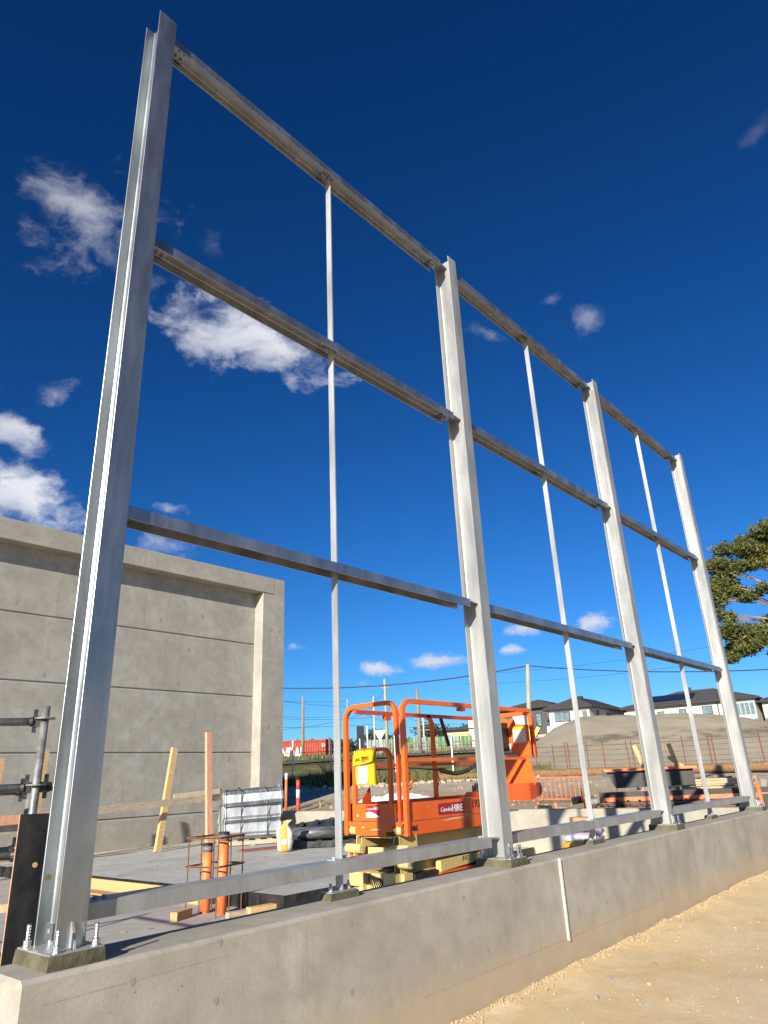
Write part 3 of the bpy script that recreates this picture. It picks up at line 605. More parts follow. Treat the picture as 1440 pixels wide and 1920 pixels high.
# chassis
MB().box((.12, .05, .17), (1.85, .70, .46)).build('chassis', MT['cream'], lift)
for y0, y1 in ((.50, .67), (.085, .245)):
    mb = MB().box((-.06, y0, .62), (.0, y1, .735)); mb.box((-.06, y0, .40), (.0, y0+.05, .62)); mb.box((0, y0-.04, .5), (.12, y1, .73)); mb.build('ladder_step', MT['cream'], lift)
MB().box((-.052, .44, .645), (-.02, .495, .725)).build('step_recess', MT['dark'], lift)
MB().box((.02, .25, .46), (.10, .50, .72)).build('end_plate', MT['cream'], lift)
rh = random.Random(3); mb = MB()
for k in range(7):
    y = .42-.018*k; mb.tube([(.0, y+.04, .71-.004*k), (-.035, y, .69), (-.04, y-.03-.01*k, .62), (-.02, y-.02-.012*k, .52)], .006, 6)
mb.build('hydraulic_hoses', MT['dark'], lift)
MB().ball((-.03, .26, .61), .016, 1).build('hose_cap', MT['red'], lift)
MB().tube([(.0, .44, .50)]+[(-.05, .44, .585), (-.06, .42, .60), (-.06, .24, .595), (-.05, .22, .58), (0, .22, .5)], .014, 8).build('bumper_bar', MT['cream'], lift)
MB().box((.14, .03, .48), (.48, .69, .72)).build('battery_box', MT['dark'], lift)
MB().prism([(.50, .70), (1.62, .755), (1.62, .815), (.50, .79)], (0, .012, 0), (1,0,0), (0,0,1), (0, .06, 0)).build('lower_arm', MT['cream'], lift)
MB().prism([(.42, .40), (1.05, .40), (1.05, .70), (.50, .70), (.42, .62)], (0, .0, 0), (1,0,0), (0,0,1), (0, .10, 0)).build('side_cover', MT['orange'], lift)
MB().box((1.06, .0, .40), (1.45, .10, .74)).build('end_cover', MT['dark'], lift)
for x in (.28, 1.62):
    for y in (.0, .64):
        wl = MB().cyl((x, y, .16), (x, y+.11, .16), .16, 22).build('wheel', MT['dark'], lift); MB().cyl((x, y-.004, .16), (x, y+.114, .16), .09, 14).build('rim', MT['cream'], wl)
# far end of the deck: gate panel, control box, toe tray, notices
MB().prism([(-.10, 1.40), (.60, 1.40), (.60, 1.70), (-.06, 1.70)], (2.22, 0, 0), (0,1,0), (0,0,1), (.012, 0, 0)).build('far_panel', MT['orange'], lift)
MB().prism([(-.07, 1.705), (.40, 1.705), (.40, 2.14), (.12, 2.14), (.10, 2.08), (-.07, 2.06)], (2.24, 0, 0), (0,1,0), (0,0,1), (.02, 0, 0)).build('control_mount', MT['orange'], lift)
rail('far_guardrail', hoop(-.03, .735, 1.70, Zt-.02, .08, 2.40), (1,0,0), w=.045)
MB().box((2.10, .20, 1.78), (2.235, .46, 2.10)).build('control_box', MT['dark'], lift)
MB().prism([(-.07, 1.42), (.70, 1.42), (.70, 1.24), (-.07, 1.24)], (2.1, 0, 0), (0,1,0), (0,0,1), (.012, 0, 0)).build('toe_tray', MT['orange_dk'], lift)
MB().prism([(2.10, 1.24), (2.36, 1.29), (2.39, 1.35), (2.36, 1.42), (2.10, 1.42)], (0, -.085, 0), (1,0,0), (0,0,1), (0, .012, 0)).build('tray_end', MT['orange_dk'], lift)
nb = MB().box((2.2365, -.035, 1.865), (2.239, .14, 2.01)).build('notice', MT['signpaper'], lift)
MB().box((2.2362, -.035, 2.012), (2.239, .14, 2.045)).build('notice_header', MT['warn'], lift)
MB().box((2.205, .09, 1.72), (2.2395, .30, 1.74)).build('clamp_bar', MT['steel'], lift)
MB().box((2.2355, .18, 1.76), (2.239, .30, 1.86)).build('id_plate', MT['decal_white'], lift)
mb = MB(); pts = []
for k in range(120):
    f = k/119; x = 1.50+.75*f; z = 1.60-.07*sin(pi*f)+.06*f; pts.append((x, .70+.020*sin(k*1.35), z+.020*cos(k*1.35)))
mb.tube(pts, .007, 5); mb.tube([(.05, .72, 1.64), (.5, .72, 1.625), (.9, .72, 1.635), (1.50, .70, 1.60)], .007, 5); mb.build('coiled_cable', MT['dark'], lift)
MB().beam((1.62, .735, Zt-.05), (1.74, .73, Zt-.36), .03, .03).build('strap', MT['dark'], lift)

# ------------------------------------------------------------------ pit edge formwork, pipes, cage, scaffold
FZ = -.90
def formboard(name, p0, p1, z0, z1, th, label, mat='black_ply'):
    p0 = Vector((*p0, 0)); p1 = Vector((*p1, 0)); d = (p1-p0); Ln = d.length; d.normalize(); nrm = Vector((-d.y, d.x, 0)); n = max(2, int(Ln/.25)); mb = MB(); vs = []
    for i in range(n+1):
        q = p0+d*(Ln*i/n); zz = z1+.006*mnoise.noise(Vector((i*.9, p0.x, 2)))
        for a, b in ((0, z0), (th, z0), (th, zz), (0, zz)): vs.append(q+nrm*a+Vector((0, 0, b)))
    mb.add(vs, [(i*4+k, i*4+(k+1) % 4, i*4+4+(k+1) % 4, i*4+4+k) for i in range(n) for k in range(4)]+[(3,2,1,0), tuple(n*4+k for k in range(4))])
    return tag(mb.build(name, MT[mat]), label, 'formwork', 'black form boards round the slab edge')
MT['black_ply_dirty'] = simple('mortar_splashed_ply', (.006, .006, .007), (.030, .028, .025), .5, 0, 5, .2, 40, (1, 1, .7))
formboard('form_board', (4.925, 13.9), (4.925, 9.3), FZ, SZ+.015, -.018, 'splashed black form board on the slab edge, far end', 'black_ply_dirty')
formboard('form_board', (4.925, 9.29), (4.925, 4.262), FZ, SZ+.015, -.018, 'splashed black form board on the slab edge behind the pipes', 'black_ply_dirty')
formboard('form_board', (4.93, 4.28), (7.30, 4.28), FZ, SZ+.012, -.018, 'black form board along slab edge left of the lift')
formboard('form_board', (7.31, 4.28), (11.2, 4.28), FZ, SZ+.012, -.018, 'black form board along slab edge behind the lift')
def plank(name, p0, p1, w, h, mat, label, cat='timber', group=None, up=(0,0,1)):
    o = MB().beam((0, 0, 0), Vector(p1)-Vector(p0), w, h, up).build(name, MT[mat], None, loc=p0); return tag(o, label, cat, group)
plank('timber_waler', (4.30, 4.62, FZ+.035), (7.2, 4.17, FZ+.035), .09, .07, 'pine_grey', 'pine waler lying along the foot of the form board')
plank('timber_block', (4.55, 4.52, FZ+.05), (4.95, 4.46, FZ+.05), .12, .09, 'pine', 'short pine offcut beside the pipes')
plank('timber_block', (3.85, 5.1, FZ+.05), (4.15, 5.22, FZ+.05), .10, .10, 'pine', 'pine packer block on the pit floor left of the pipes')
plank('form_plank', (4.80, 5.9, FZ+.09), (4.80, 9.9, FZ+.09), .035, .18, 'pine', 'clean pine plank braced against the slab edge form')
plank('form_plank', (4.55, 6.3, FZ+.04), (4.55, 9.6, FZ+.04), .24, .02, 'pine', 'flat pine plank lying at the slab edge form')
plank('form_plank', (2.3, 8.6, FZ+.05), (3.5, 7.9, FZ+.05), .12, .10, 'pine_pink', 'orange tinted plank on the floor behind the scaffold')
MT['pvc'] = simple('orange_pvc', (.78, .16, .035), (.86, .26, .09), .5, 0, 9, .05, 30, (1, 1, .4)); MT['pvc_grey'] = simple('grey_pvc', (.10, .10, .105), (.2, .2, .2), .5)
for (x, y, zt, r, lab) in ((4.42, 5.26, -.08, .062, 'shorter orange drain pipe stub with grey taped top'), (4.47, 4.98, .06, .068, 'taller orange drain pipe stub with grey capped top')):
    p = thing('drain_pipe', lab, 'pipe', (x, y, FZ), 0, 'orange drain pipes in the pit')
    h = zt-FZ; MB().tube([(0, 0, -.02), (.004, .002, h*.5), (0, 0, h-.09)], r, 20).build('pipe', MT['pvc'], p, True)
    MB().tube([(0, 0, h-.10), (0, 0, h-.03)], r+.004, 20).build('collar', MT['pvc_grey'], p, True); MB().tube([(0, 0, h-.03), (0, 0, h), (0, 0, h+.006)], [r*1.1, r*1.1, r*.8], 18).build('cap', MT['dark'], p)
cg = thing('rebar_cage', 'rusty reinforcing cage tied round the orange pipes', 'rebar', (4.45, 5.12, FZ), radians(14))
S_ = .25; h = .93
for k, (sx_, sy_) in enumerate(((-1,-1),(1,-1),(1,1),(-1,1),(0,-1),(0,1))): MB().tube([(sx_*S_, sy_*S_, -.02), (sx_*S_+.006, sy_*S_, h*.5), (sx_*S_, sy_*S_, h)], .009, 6).build('vertical_bar', MT['rust'], cg)
for z in (.56, .90):
    mb = MB()
    for q in range(2): e = S_+.012+.01*q; mb.tube([(-e, -e, z+.012*q), (e, -e, z+.012*q), (e, e, z+.012*q), (-e, e, z+.012*q), (-e, -e-.04, z+.012*q)], .007, 6)
    mb.build('tie_ring', MT['rust'], cg)
# scaffold
MT['scaf'] = simple('scaffold_steel', (.17, .175, .165), (.32, .325, .31), .5, .45, 14, .1, 60); MT['scaf_dk'] = simple('scaffold_fitting', (.035, .037, .036), (.08, .08, .08), .5, .6, 20); MT['redtape'] = simple('red_tape', (.65, .06, .04), rough=.5)
sc = thing('scaffold_tower', 'grey ringlock scaffold standing behind the nearest column', 'scaffold', (.30, 1.24, FZ))
TR = .0242
def standard(x, y, z0, z1, ros):
    o = MB().tube([(x, y, z0), (x, y, z1)], TR, 14).build('standard', MT['scaf'], sc, True)
    for z in ros:
        mb = MB(); pts = [(x+.062*cos(a*pi/8), y+.062*sin(a*pi/8), z) for a in range(16)]; mb.add(pts+[(a, b, c+.008) for a, b, c in pts], [tuple(reversed(range(16))), tuple(range(16, 32))]+[(k, (k+1) % 16, 16+(k+1) % 16, 16+k) for k in range(16)]); mb.build('rosette', MT['scaf'], o)
    MB().tube([(x, y, z0+.02), (x, y, z0+.33)], TR+.006, 14).build('spigot_sleeve', MT['scaf'], o, True)
    return o
standard(0, 0, .30, 2.05, (.52, 1.20, 1.58, 1.97)); standard(.10, .30, .30, 1.63, (.6, 1.22, 1.57))
MB().tube([(0, 0, .02), (0, 0, .34)], .017, 10).build('screw_jack', MT['scaf_dk'], sc); MB().box((-.07, -.07, 0), (.07, .07, .012)).build('jack_plate', MT['scaf_dk'], sc); MB().cyl((0, 0, .29), (0, 0, .31), .055, 12).build('jack_collar', MT['scaf'], sc)
MB().tube([(.10, .30, .02), (.10, .30, .34)], .017, 10).build('screw_jack', MT['scaf_dk'], sc); MB().box((.03, .23, 0), (.17, .37, .012)).build('jack_plate', MT['scaf_dk'], sc)
def ledger(p0, dx, dy, z, ln, red=None):
    d = Vector((dx, dy, 0)).normalized(); a = Vector((*p0, z)); o = MB().tube([a+d*.075, a+d*ln], TR, 14).build('ledger', MT['scaf'], sc, True)
    mb = MB(); c = a+d*.055; mb.beam(a+d*.028, a+d*.07, .03, .062); mb.tube([a+d*.065, a+d*.085], [.031, .027], 12); mb.beam(c+Vector((0,0,-.065)), c+Vector((0,0,.075)), .007, .024, tuple(d)); mb.build('wedge_head', MT['scaf_dk'], o)
    if red: MB().tube([a+d*red, a+d*(red+.12)], TR+.0015, 14).build('colour_band', MT['redtape'], o, True)
    return o
ledger((0, 0), -.82, .42, 1.955, 1.4, .30); ledger((0, 0), -.82, .42, 1.57, 1.4); ledger((.10, .30), -.80, .30, 1.555, 1.4)
ledger((0, 0), .82, -.1, 1.57, .34); ledger((0, 0), -.82, .50, 1.20, 1.4, .24); ledger((.10, .30), -.82, .20, 1.21, 1.4)
mb = MB(); mb.box((-.55, -.25, .52), (-.12, -.05, .56)); mb.box((-.55, -.24, .56), (-.14, -.06, .585)); mb.build('hop_up_bracket', MT['scaf_dk'], sc)
MB().prism([(-.16, .52), (-.06, .52), (-.08, .0), (-.20, .0)], (0, -.17, 0), (1,0,0), (0,0,1), (0, .05, 0)).build('bracket_leg', MT['scaf'], sc)
sc1 = sc; sc = thing('scaffold_tower', 'grey scaffold bay beyond the left edge, seen by its shadows', 'scaffold', (-1.3, 2.9, FZ))
for x, y in ((0, 0), (-1.6, 0), (0, 1.3), (-1.6, 1.3)): standard(x, y, .0, 2.05, (.55, 1.2, 1.95))
for z in (.55, 1.2, 1.95):
    ledger((0, 0), -1, 0, z, 1.53); ledger((0, 1.3), -1, 0, z, 1.53); ledger((0, 0), 0, 1, z, 1.23)
sc = sc1
pw = thing('plywood_sheet', 'black film-faced plywood sheet with orange edge behind the nearest column', 'plywood', (.095, .90, FZ), radians(-6))
MB().prism([(0, 0), (.34, 0), (.325, 1.425), (-.006, 1.430)], (0, -.012, 0), (1,0,0), (0,0,1), (.0, .012, 0)).build('film_face', MT['black_ply_dirty'], pw)
MB().prism([(0, 0), (.34, 0), (.325, 1.425), (-.006, 1.430)], (0, .0005, 0), (1,0,0), (0,0,1), (.0, .012, 0)).build('ply_core', MT['pine_pink'], pw)
for x, z in ((.10, 1.17), (.19, .86)): MB().cyl((x, -.0125, z), (x, -.0145, z), .014, 10).build('bolt_hole', MT['pine'], pw)

# ------------------------------------------------------------------ edge protection timbers by the tall wall
def stake(x, y, z0, x1, y1, z1, w, mat, lab, grp='upright timber stakes by the tall wall'): return plank('timber_stake', (x, y, z0), (x1, y1, z1), w, w*.6, mat, lab, 'stake', grp, (0, 1, 0))
stake(8.05, 12.35, SZ, 8.50, 12.62, 1.58, .15, 'pine', 'leaning yellow pine stake in front of the tall wall')
stake(9.15, 11.9, SZ, 9.05, 12.0, 1.92, .15, 'pine_pink', 'pink painted upright stake behind the orange pipes')
stake(4.25, 12.3, FZ, 4.32, 12.42, 1.35, .16, 'pine', 'pine stake at the left edge of the picture')
stake(5.10, 12.2, SZ, 5.28, 12.5, 1.52, .10, 'pine', 'thin pine stake just behind the scaffold')
g2 = 'rail boards nailed to the stakes'
plank('rail_board', (6.05, 12.22, .245), (9.62, 12.05, .395), .04, .15, 'pine_grey', 'long weathered rail board nailed across the stakes', 'timber', g2)
plank('rail_board', (8.42, 12.40, .44), (9.68, 12.22, .52), .04, .14, 'pine_grey', 'short pale rail board nailed near the pink stake', 'timber', g2)
plank('rail_board', (3.0, 12.20, .17), (5.35, 12.12, .20), .04, .17, 'pine_pink', 'pinkish rail board at the left edge behind the scaffold', 'timber', g2)
plank('rail_board', (2.8, 12.30, -.02), (5.30, 12.26, .02), .04, .16, 'pine_grey', 'grey rail board below the pinkish one', 'timber', g2)

mb = MB(); Rd = random.Random(17)
for k in range(46):
    x, y = Rd.uniform(5.0, 11.1), Rd.uniform(4.4, 13.8); mb.obox((x, y, SZ+.005), (Rd.uniform(.02, .10), Rd.uniform(.01, .025), .008), (0, 0, Rd.uniform(0, 3)))
for k in range(40):
    x, y = Rd.uniform(.2, 4.8), Rd.uniform(3.2, 9.5); mb.obox((x, y, FZ+.005), (Rd.uniform(.02, .09), Rd.uniform(.01, .025), .008), (0, 0, Rd.uniform(0, 3)))
struct(mb.build('floor_debris', simple('dusty_offcuts', (.16, .12, .08), (.30, .25, .18), .9, kind='World')), 'stuff')
# ------------------------------------------------------------------ galvanised stair-tread bundle on a pallet
MT['galv_tread'] = galv('galvanised_treads', 1.0, .4, (.97, 1, 1.0), .35)
def pallet(name, lab, x, y, z, w, d, rz, mat='pine_grey', hgt=.13):
    p = thing(name, lab, 'pallet', (x, y, z), rz)
    for k in range(3): MB().box((-w/2, -d/2+(d-.1)*k/2, .018), (w/2, -d/2+.1+(d-.1)*k/2, hgt-.02)).build('bearer', MT[mat], p)
    for k in range(6): yy = -w/2+(w-.1)*k/5; MB().box((yy, -d/2, hgt-.0195), (yy+.1, d/2, hgt)).build('deck_board', MT[mat], p)
    for k in range(3): yy = -w/2+(w-.1)*k/2; MB().box((yy, -d/2, 0), (yy+.1, d/2, .0175)).build('bottom_board', MT[mat], p)
    return p
TBX, TBY = 10.25, 11.75; ang = radians(150)
pallet('timber_pallet', 'timber pallet under the bundle of galvanised treads', TBX, TBY, SZ, 1.5, 1.1, ang)
lay = 0
for k, (dx, tz, lab) in enumerate(((0, .135, 'bottom galvanised stair-tread unit of the strapped bundle'), (.02, .50, 'middle galvanised stair-tread unit of the strapped bundle'), (-.05, .86, 'top galvanised stair-tread unit of the strapped bundle'))):
    u = thing('tread_unit', lab, 'stair tread', (TBX, TBY, SZ+tz), ang+radians((0, 3, -5)[k]), 'strapped galvanised tread units'); u.rotation_euler[0] = radians((0, 0, -4)[k]); u.rotation_euler[1] = radians((0, 1, 2.5)[k])
    for sx_ in (-.72, .72):
        pr2 = [(-.48, .0), (.30, .0), (.50, .16), (.44, .34), (-.10, .42), (-.48, .26)]
        MB().prism([(a, b) for a, b in pr2], (sx_-.006+dx, 0, 0), (0,1,0), (0,0,1), (.012, 0, 0)).build('side_plate', MT['galv_tread'], u)
        mb = MB()
        for a, b in zip(pr2, pr2[1:]+pr2[:1]): mb.beam((sx_+dx+(.04 if sx_ < 0 else -.04), a[0], a[1]), (sx_+dx+(.04 if sx_ < 0 else -.04), b[0], b[1]), .07, .008, (1,0,0))
        mb.build('side_lip', MT['galv_tread'], u)
    for a, b, n in (((-.42, .30), (-.12, .41), 8), ((.08, .38), (.42, .33), 8), ((.46, .10), (.32, .02), 4)):
        mb = MB()
        for q in range(n): f = q/(n-1); mb.beam((-.70+dx, a[0]+(b[0]-a[0])*f, a[1]+(b[1]-a[1])*f), (.70+dx, a[0]+(b[0]-a[0])*f, a[1]+(b[1]-a[1])*f), .008, .03)
        for q in range(13): x = -.66+1.32*q/12+dx; mb.beam((x, a[0], a[1]+.014), (x, b[0], b[1]+.014), .012, .012)
        mb.build('grating', MT['galv_dull' if k == 2 else 'galv_tread'], u)
    MB().box((-.70+dx, -.47, .02), (.70+dx, -.455, .24)).build('back_plate', MT['galv_tread'], u)
    MB().prism([(.505, .165), (.452, .335), (.440, .330), (.492, .16)], (-.70+dx, 0, 0), (0,1,0), (0,0,1), (1.40, 0, 0)).build('front_panel', MT['galv_tread'], u)
    for sx_ in (-.24, .26): MB().prism([(-.46, .01), (.28, .01), (.47, .16), (.42, .31), (-.10, .39), (-.46, .24)], (sx_+dx, 0, 0), (0,1,0), (0,0,1), (.01, 0, 0)).build('inner_plate', MT['galv_tread'], u)
    MB().prism([(.30, .012), (.49, .155), (.485, .17), (.29, .03)], (-.70+dx, 0, 0), (0,1,0), (0,0,1), (1.40, 0, 0)).build('nosing', MT['galv_tread'], u)
for sx_, lab in ((-.35, 'left black strap round the galvanised bundle'), (.30, 'right black strap round the galvanised bundle')):
    o = MB().tube([(sx_, -.50, .14), (sx_, -.51, 1.15), (sx_, -.1, 1.31), (sx_, .50, 1.22), (sx_, .53, .6), (sx_, .50, .14)], .012, 5).build('packing_strap', MT['dark'], None, loc=(TBX, TBY, SZ)); o.rotation_euler = (0, 0, ang); tag(o, lab, 'strap', 'packing straps')
# cement bag
def bag_mat():
    m, t, b = newmat('paper_cement_bag'); v = coords(t, 'Object'); sx = t.nodes.new('ShaderNodeSeparateXYZ'); t.links.new(v, sx.inputs[0])
    k = maprange(t, math_(t, 'ABSOLUTE', math_(t, 'ADD', sx.outputs[0], math_(t, 'MULTIPLY', sx.outputs[2], .05))), .075, .085); n = noi(t, v, 12, 5, .7)
    c = mixc(t, k, (.80, .33, .06), (.66, .60, .52)); c = mixc(t, maprange(t, n, .45, .7, 0, .4), c, (.62, .48, .34)); setc(t, b, c); b.inputs['Roughness'].default_value = .8; bump(t, b, noi(t, v, 18, 4), .6, .01); return m
MT['bag'] = bag_mat()
cb = thing('cement_bag', 'orange and white cement bag standing upright on the slab', 'bag', (9.05, 9.05, SZ), radians(-42))
mb = MB(); prof_ = [(0, .02, .0), (0, .13, .02), (.0, .15, .08), (.005, .155, .2), (.0, .155, .36), (-.005, .14, .45), (.0, .085, .51), (.03, .05, .55), (.07, .085, .60), (.11, .05, .62)]; n = 18; vs = []
for ox, r, z in prof_:
    for k in range(n): a = 2*pi*k/n; q = r*(1+.10*sin(3*a+z*9)+.07*sin(5*a-z*23)+.09*(rnd.random()-.5)); vs.append((ox+q*cos(a)*1.05, q*sin(a)*.75, z))
mb.add(vs, [(j*n+k, j*n+(k+1) % n, (j+1)*n+(k+1) % n, (j+1)*n+k) for j in range(len(prof_)-1) for k in range(n)]); mb.build('bag_body', MT['bag'], cb, True)
MB().tube([(.02+.05*cos(a), .05*sin(a)*.7, .545) for a in [2*pi*k/12 for k in range(12)]], .01, 5, closed=True).build('tie', MT['pine_pink'], cb)
MB().prism([(-.05, .15), (.05, .15), (.05, .25), (-.05, .25)], (0, -.118, 0), (1,0,0), (0,0,1), (0, .003, 0)).build('print_panel', MT['paper'], cb)
# black rolls and pallets
pallet('black_pallet', 'black plastic pallet lying flat left of the lift', 10.45, 9.15, SZ, 1.9, 1.1, radians(-47), 'black_ply', .16)
pp2 = pallet('black_pallet', 'tilted black pallet leaning on the rolls left of the lift', 10.75, 9.6, SZ+.30, 1.9, 1.0, radians(-47), 'black_ply', .14); pp2.rotation_euler[0] = radians(10); pp2.rotation_euler[1] = radians(-6)
MT['film'] = simple('black_film_roll', (.03, .032, .034), (.12, .125, .13), .35, 0, 3, .1, 12, (1, 20, 1), coat=.3)
for k, (ox, oy, r, lab) in enumerate(((0, -.28, .13, 'front roll of grey-black plastic film on the pallet'), (.05, .12, .12, 'rear roll of grey-black plastic film on the pallet'))):
    f = thing('film_roll', lab, 'roll', (10.45, 9.15, SZ+.16), radians(-47), 'film rolls on the black pallet')
    MB().tube([(-.9+ox, oy, r), (-.3+ox, oy, r), (.8+ox, oy, r)], [r*.95, r, r*.98], 20).build('roll', MT['film'], f, True); MB().cyl((-.905+ox, oy, r), (-.88+ox, oy, r), r*.35, 10).build('core', MT['pine_grey'], f)
plank('red_board', (8.72, 10.12, SZ+.02), (9.72, 9.93, SZ+.02), .30, .035, 'pine_pink', 'brick-red board lying on the slab beside the cement bag').data.materials[0] = simple('oxide_red_board', (.22, .07, .05), (.30, .11, .08), .8)
# crumpled white tarp beyond the cross wall
mb = MB(); NX, NY = 26, 14; vs = []
for j in range(NY+1):
    for i in range(NX+1):
        u, v = i/NX*2-1, j/NY*2-1; e = max(0, 1-u*u)*max(0, 1-v*v); z = e**.6*.48+.12*mnoise.noise(Vector((u*4, v*4, 1)))*e**.3+.06*mnoise.noise(Vector((u*11, v*11, 5)))*min(1, e*3)
        vs.append((u*1.5, v*.8, z))
mb.add(vs, [(j*(NX+1)+i, j*(NX+1)+i+1, (j+1)*(NX+1)+i+1, (j+1)*(NX+1)+i) for j in range(NY) for i in range(NX)])
o = mb.build('white_tarp', simple('white_tarp_fabric', (.72, .72, .73), (.8, .8, .8), .6), None, False, (13.7, 9.7, terr_h(13.7, 9.7)-.02), False); o.rotation_euler = (radians(4), 0, radians(-40)); tag(o, 'crumpled white tarp heaped beyond the cross wall', 'tarp')
# boxes and bags in front of the cross wall
MT['card'] = simple('cardboard', (.42, .24, .10), (.50, .30, .14), .8); MT['bagy'] = simple('yellow_black_bag', (.80, .38, .02), (.86, .46, .03), .5); MT['bagw'] = simple('grey_white_bag', (.45, .45, .45), (.7, .7, .7), .5); MT['bagp'] = simple('purple_bag', (.50, .24, .50), (.72, .66, .72), .5, 0, 14)
pk = pallet('timber_pallet', 'timber pallet under the product bags by the cross wall', 10.45, 2.82, FZ, .8, .62, radians(90))
def sack(z, h, mat, lab, dx=0):
    mb = MB(); bm = bmesh.new(); bmesh.ops.create_cube(bm, size=1); bmesh.ops.subdivide_edges(bm, edges=bm.edges, cuts=3, use_grid_fill=True)
    for v in bm.verts:
        r = (abs(v.co.x)*2)**4+(abs(v.co.y)*2)**4; v.co.z *= 1-.45*max(0, r-.6); v.co.x *= .62; v.co.y *= .36; v.co.z *= h
    bm.verts.index_update(); mb.add([tuple(v.co) for v in bm.verts], [tuple(v.index for v in f.verts) for f in bm.faces]); bm.free()
    o = mb.build('product_sack', MT[mat], None, True, (10.45+dx, 2.82, z+h/2)); o.rotation_euler = (0, 0, radians(86)); return tag(o, lab, 'sack', 'sacks stacked by the cross wall')
zz = FZ+.13
sack(zz, .13, 'bagy', 'lowest yellow sack in the stack by the cross wall'); sk = sack(zz+.12, .14, 'bagy', 'upper yellow sack with dark lettering by the cross wall'); sack(zz+.25, .12, 'bagw', 'grey and white sack in the stack by the cross wall'); sack(zz+.36, .12, 'bagp', 'purple and white sack in the stack by the cross wall', .02)
t_ = text_mesh('MPL', .10, MT['black'], .1, .001, .003); o = obj('lettering', t_, sk, (-.10, -.0, 0)); o.rotation_euler = (radians(90), 0, 0); o.location = (-.22, -.185, -.04)
cbx = thing('cardboard_box', 'brown cardboard box on top of the sacks by the cross wall', 'box', (10.45, 2.80, zz+.48), radians(90)); MB().box((-.17, -.13, 0), (.17, .13, .16)).build('box_body', MT['card'], cbx); MB().box((-.172, -.02, .02), (.172, .02, .1615)).build('packing_tape', MT['red'], cbx)
wg = thing('yellow_wedge', 'small yellow plastic wedge behind the lift-side column', 'wedge', (6.35, 1.55, FZ)); MB().prism([(-.09, 0), (.09, 0), (.02, .62), (-.05, .62)], (0, 0, 0), (1,0,0), (0,0,1), (0, .16, 0)).build('wedge_body', MT['yellow'], wg); MB().box((-.12, -.02, 0), (.12, .18, .03)).build('wedge_foot', MT['yellow'], wg)

# ------------------------------------------------------------------ right of the cross wall: formwork, slab, timber stack, barrier
def gz(x, y): return terr_h(x, y)
MT['orange_plastic'] = simple('orange_edge_strip', (.80, .12, .03), (.86, .22, .08), .5); MT['slab2'] = MT['slab']
fm = thing('formwork_bed', 'black formwork bed with orange chamfer strip beyond the cross wall', 'formwork', (13.0, 3.3, -.62), radians(-67))
# local x runs along the screen (to the right), local y away from the camera
MB().box((-.3, .0, .10), (4.3, .04, .62)).build('edge_board', MT['black_ply'], fm); MB().box((-.28, .0, .623), (4.4, .10, .70)).build('orange_strip', MT['orange_plastic'], fm)
MB().box((-.3, .12, .60), (4.6, .16, .80)).build('edge_board', MT['black_ply_dirty'], fm)
for k in range(9): MB().prism([(0, 0), (.12, 0), (.12, .55), (.0, .50)], (-.2+k*.22, -.20, .1), (0,1,0), (0,0,1), (.05, 0, 0)).build('soldier', MT['black_ply'], fm)
for z in (.60, .52): MB().beam((-.35, -.22, z), (2.3, -.22, z-.03), .02, .03).build('tie_rod', MT['rust'], fm)
MB().box((1.66, -.26, .05), (1.72, -.22, .64)).build('rusty_picket', MT['rust'], fm)
MB().box((2.72, -.05, .30), (3.0, -.01, .68)).build('form_panel', MT['black_ply_dirty'], fm)
MB().prism([(.15, 1.0), (1.75, 1.02), (1.75, 1.36), (.0, 1.32)], (0, .55, 0), (1,0,0), (0,0,1), (0, .4, 0)).build('raised_form', MT['black_ply_dirty'], fm, loc=(-.1, 0, -.14)); MB().box((-.15, .42, 1.20), (1.72, .46, 1.25)).build('orange_strip', MT['orange_plastic'], fm)
MB().box((-.2, 1.0, 1.10), (.6, 1.05, 1.24)).build('edge_board', MT['black_ply'], fm)
for x0, x1, lab in ((.72, .56, 'l'), (1.40, 1.28, 'r')): MB().beam((x0, .95, 1.15), (x1, 1.0, 1.72), .09, .06, (0,1,0)).build('timber_prop', MT['pine'], fm)
MB().beam((1.22, .9, 1.45), (1.5, .92, 1.22), .08, .06, (0,1,0)).build('timber_prop', MT['pine'], fm)
sl = struct(MB().box((0, 0, -.5), (5.2, 3.2, 0)).build('house_slab', MT['slab'], None, loc=(14.05, 2.75, .07))); sl.rotation_euler = (0, 0, radians(-67))
tk = []
for k in range(7):
    w_ = 1.5-.06*(k % 3); dx = .05*(rnd.random()-.5); o = MB().box((-w_/2+dx, -.22+.02*(k % 2), 0), (w_/2+dx, .22, .034)).build('timber_sheet', MT['pine' if k < 3 else ('pine_grey' if k % 2 else 'pine')], None, loc=(15.65, 2.05, .075+k*.0352+(.02 if k > 2 else 0)))
    o.rotation_euler = (0, radians(.6*(rnd.random()-.5)) if k > 4 else 0, radians(-67+2*(rnd.random()-.5))); tag(o, ['lowest', 'second lowest', 'third lowest', 'middle', 'third highest', 'second highest', 'topmost'][k]+' board in the timber stack near the farthest column', 'timber', 'boards stacked by the farthest column')
MT['blue'] = simple('blue_board', (.03, .05, .16), rough=.6)
mb = MB()
rr3 = random.Random(5)
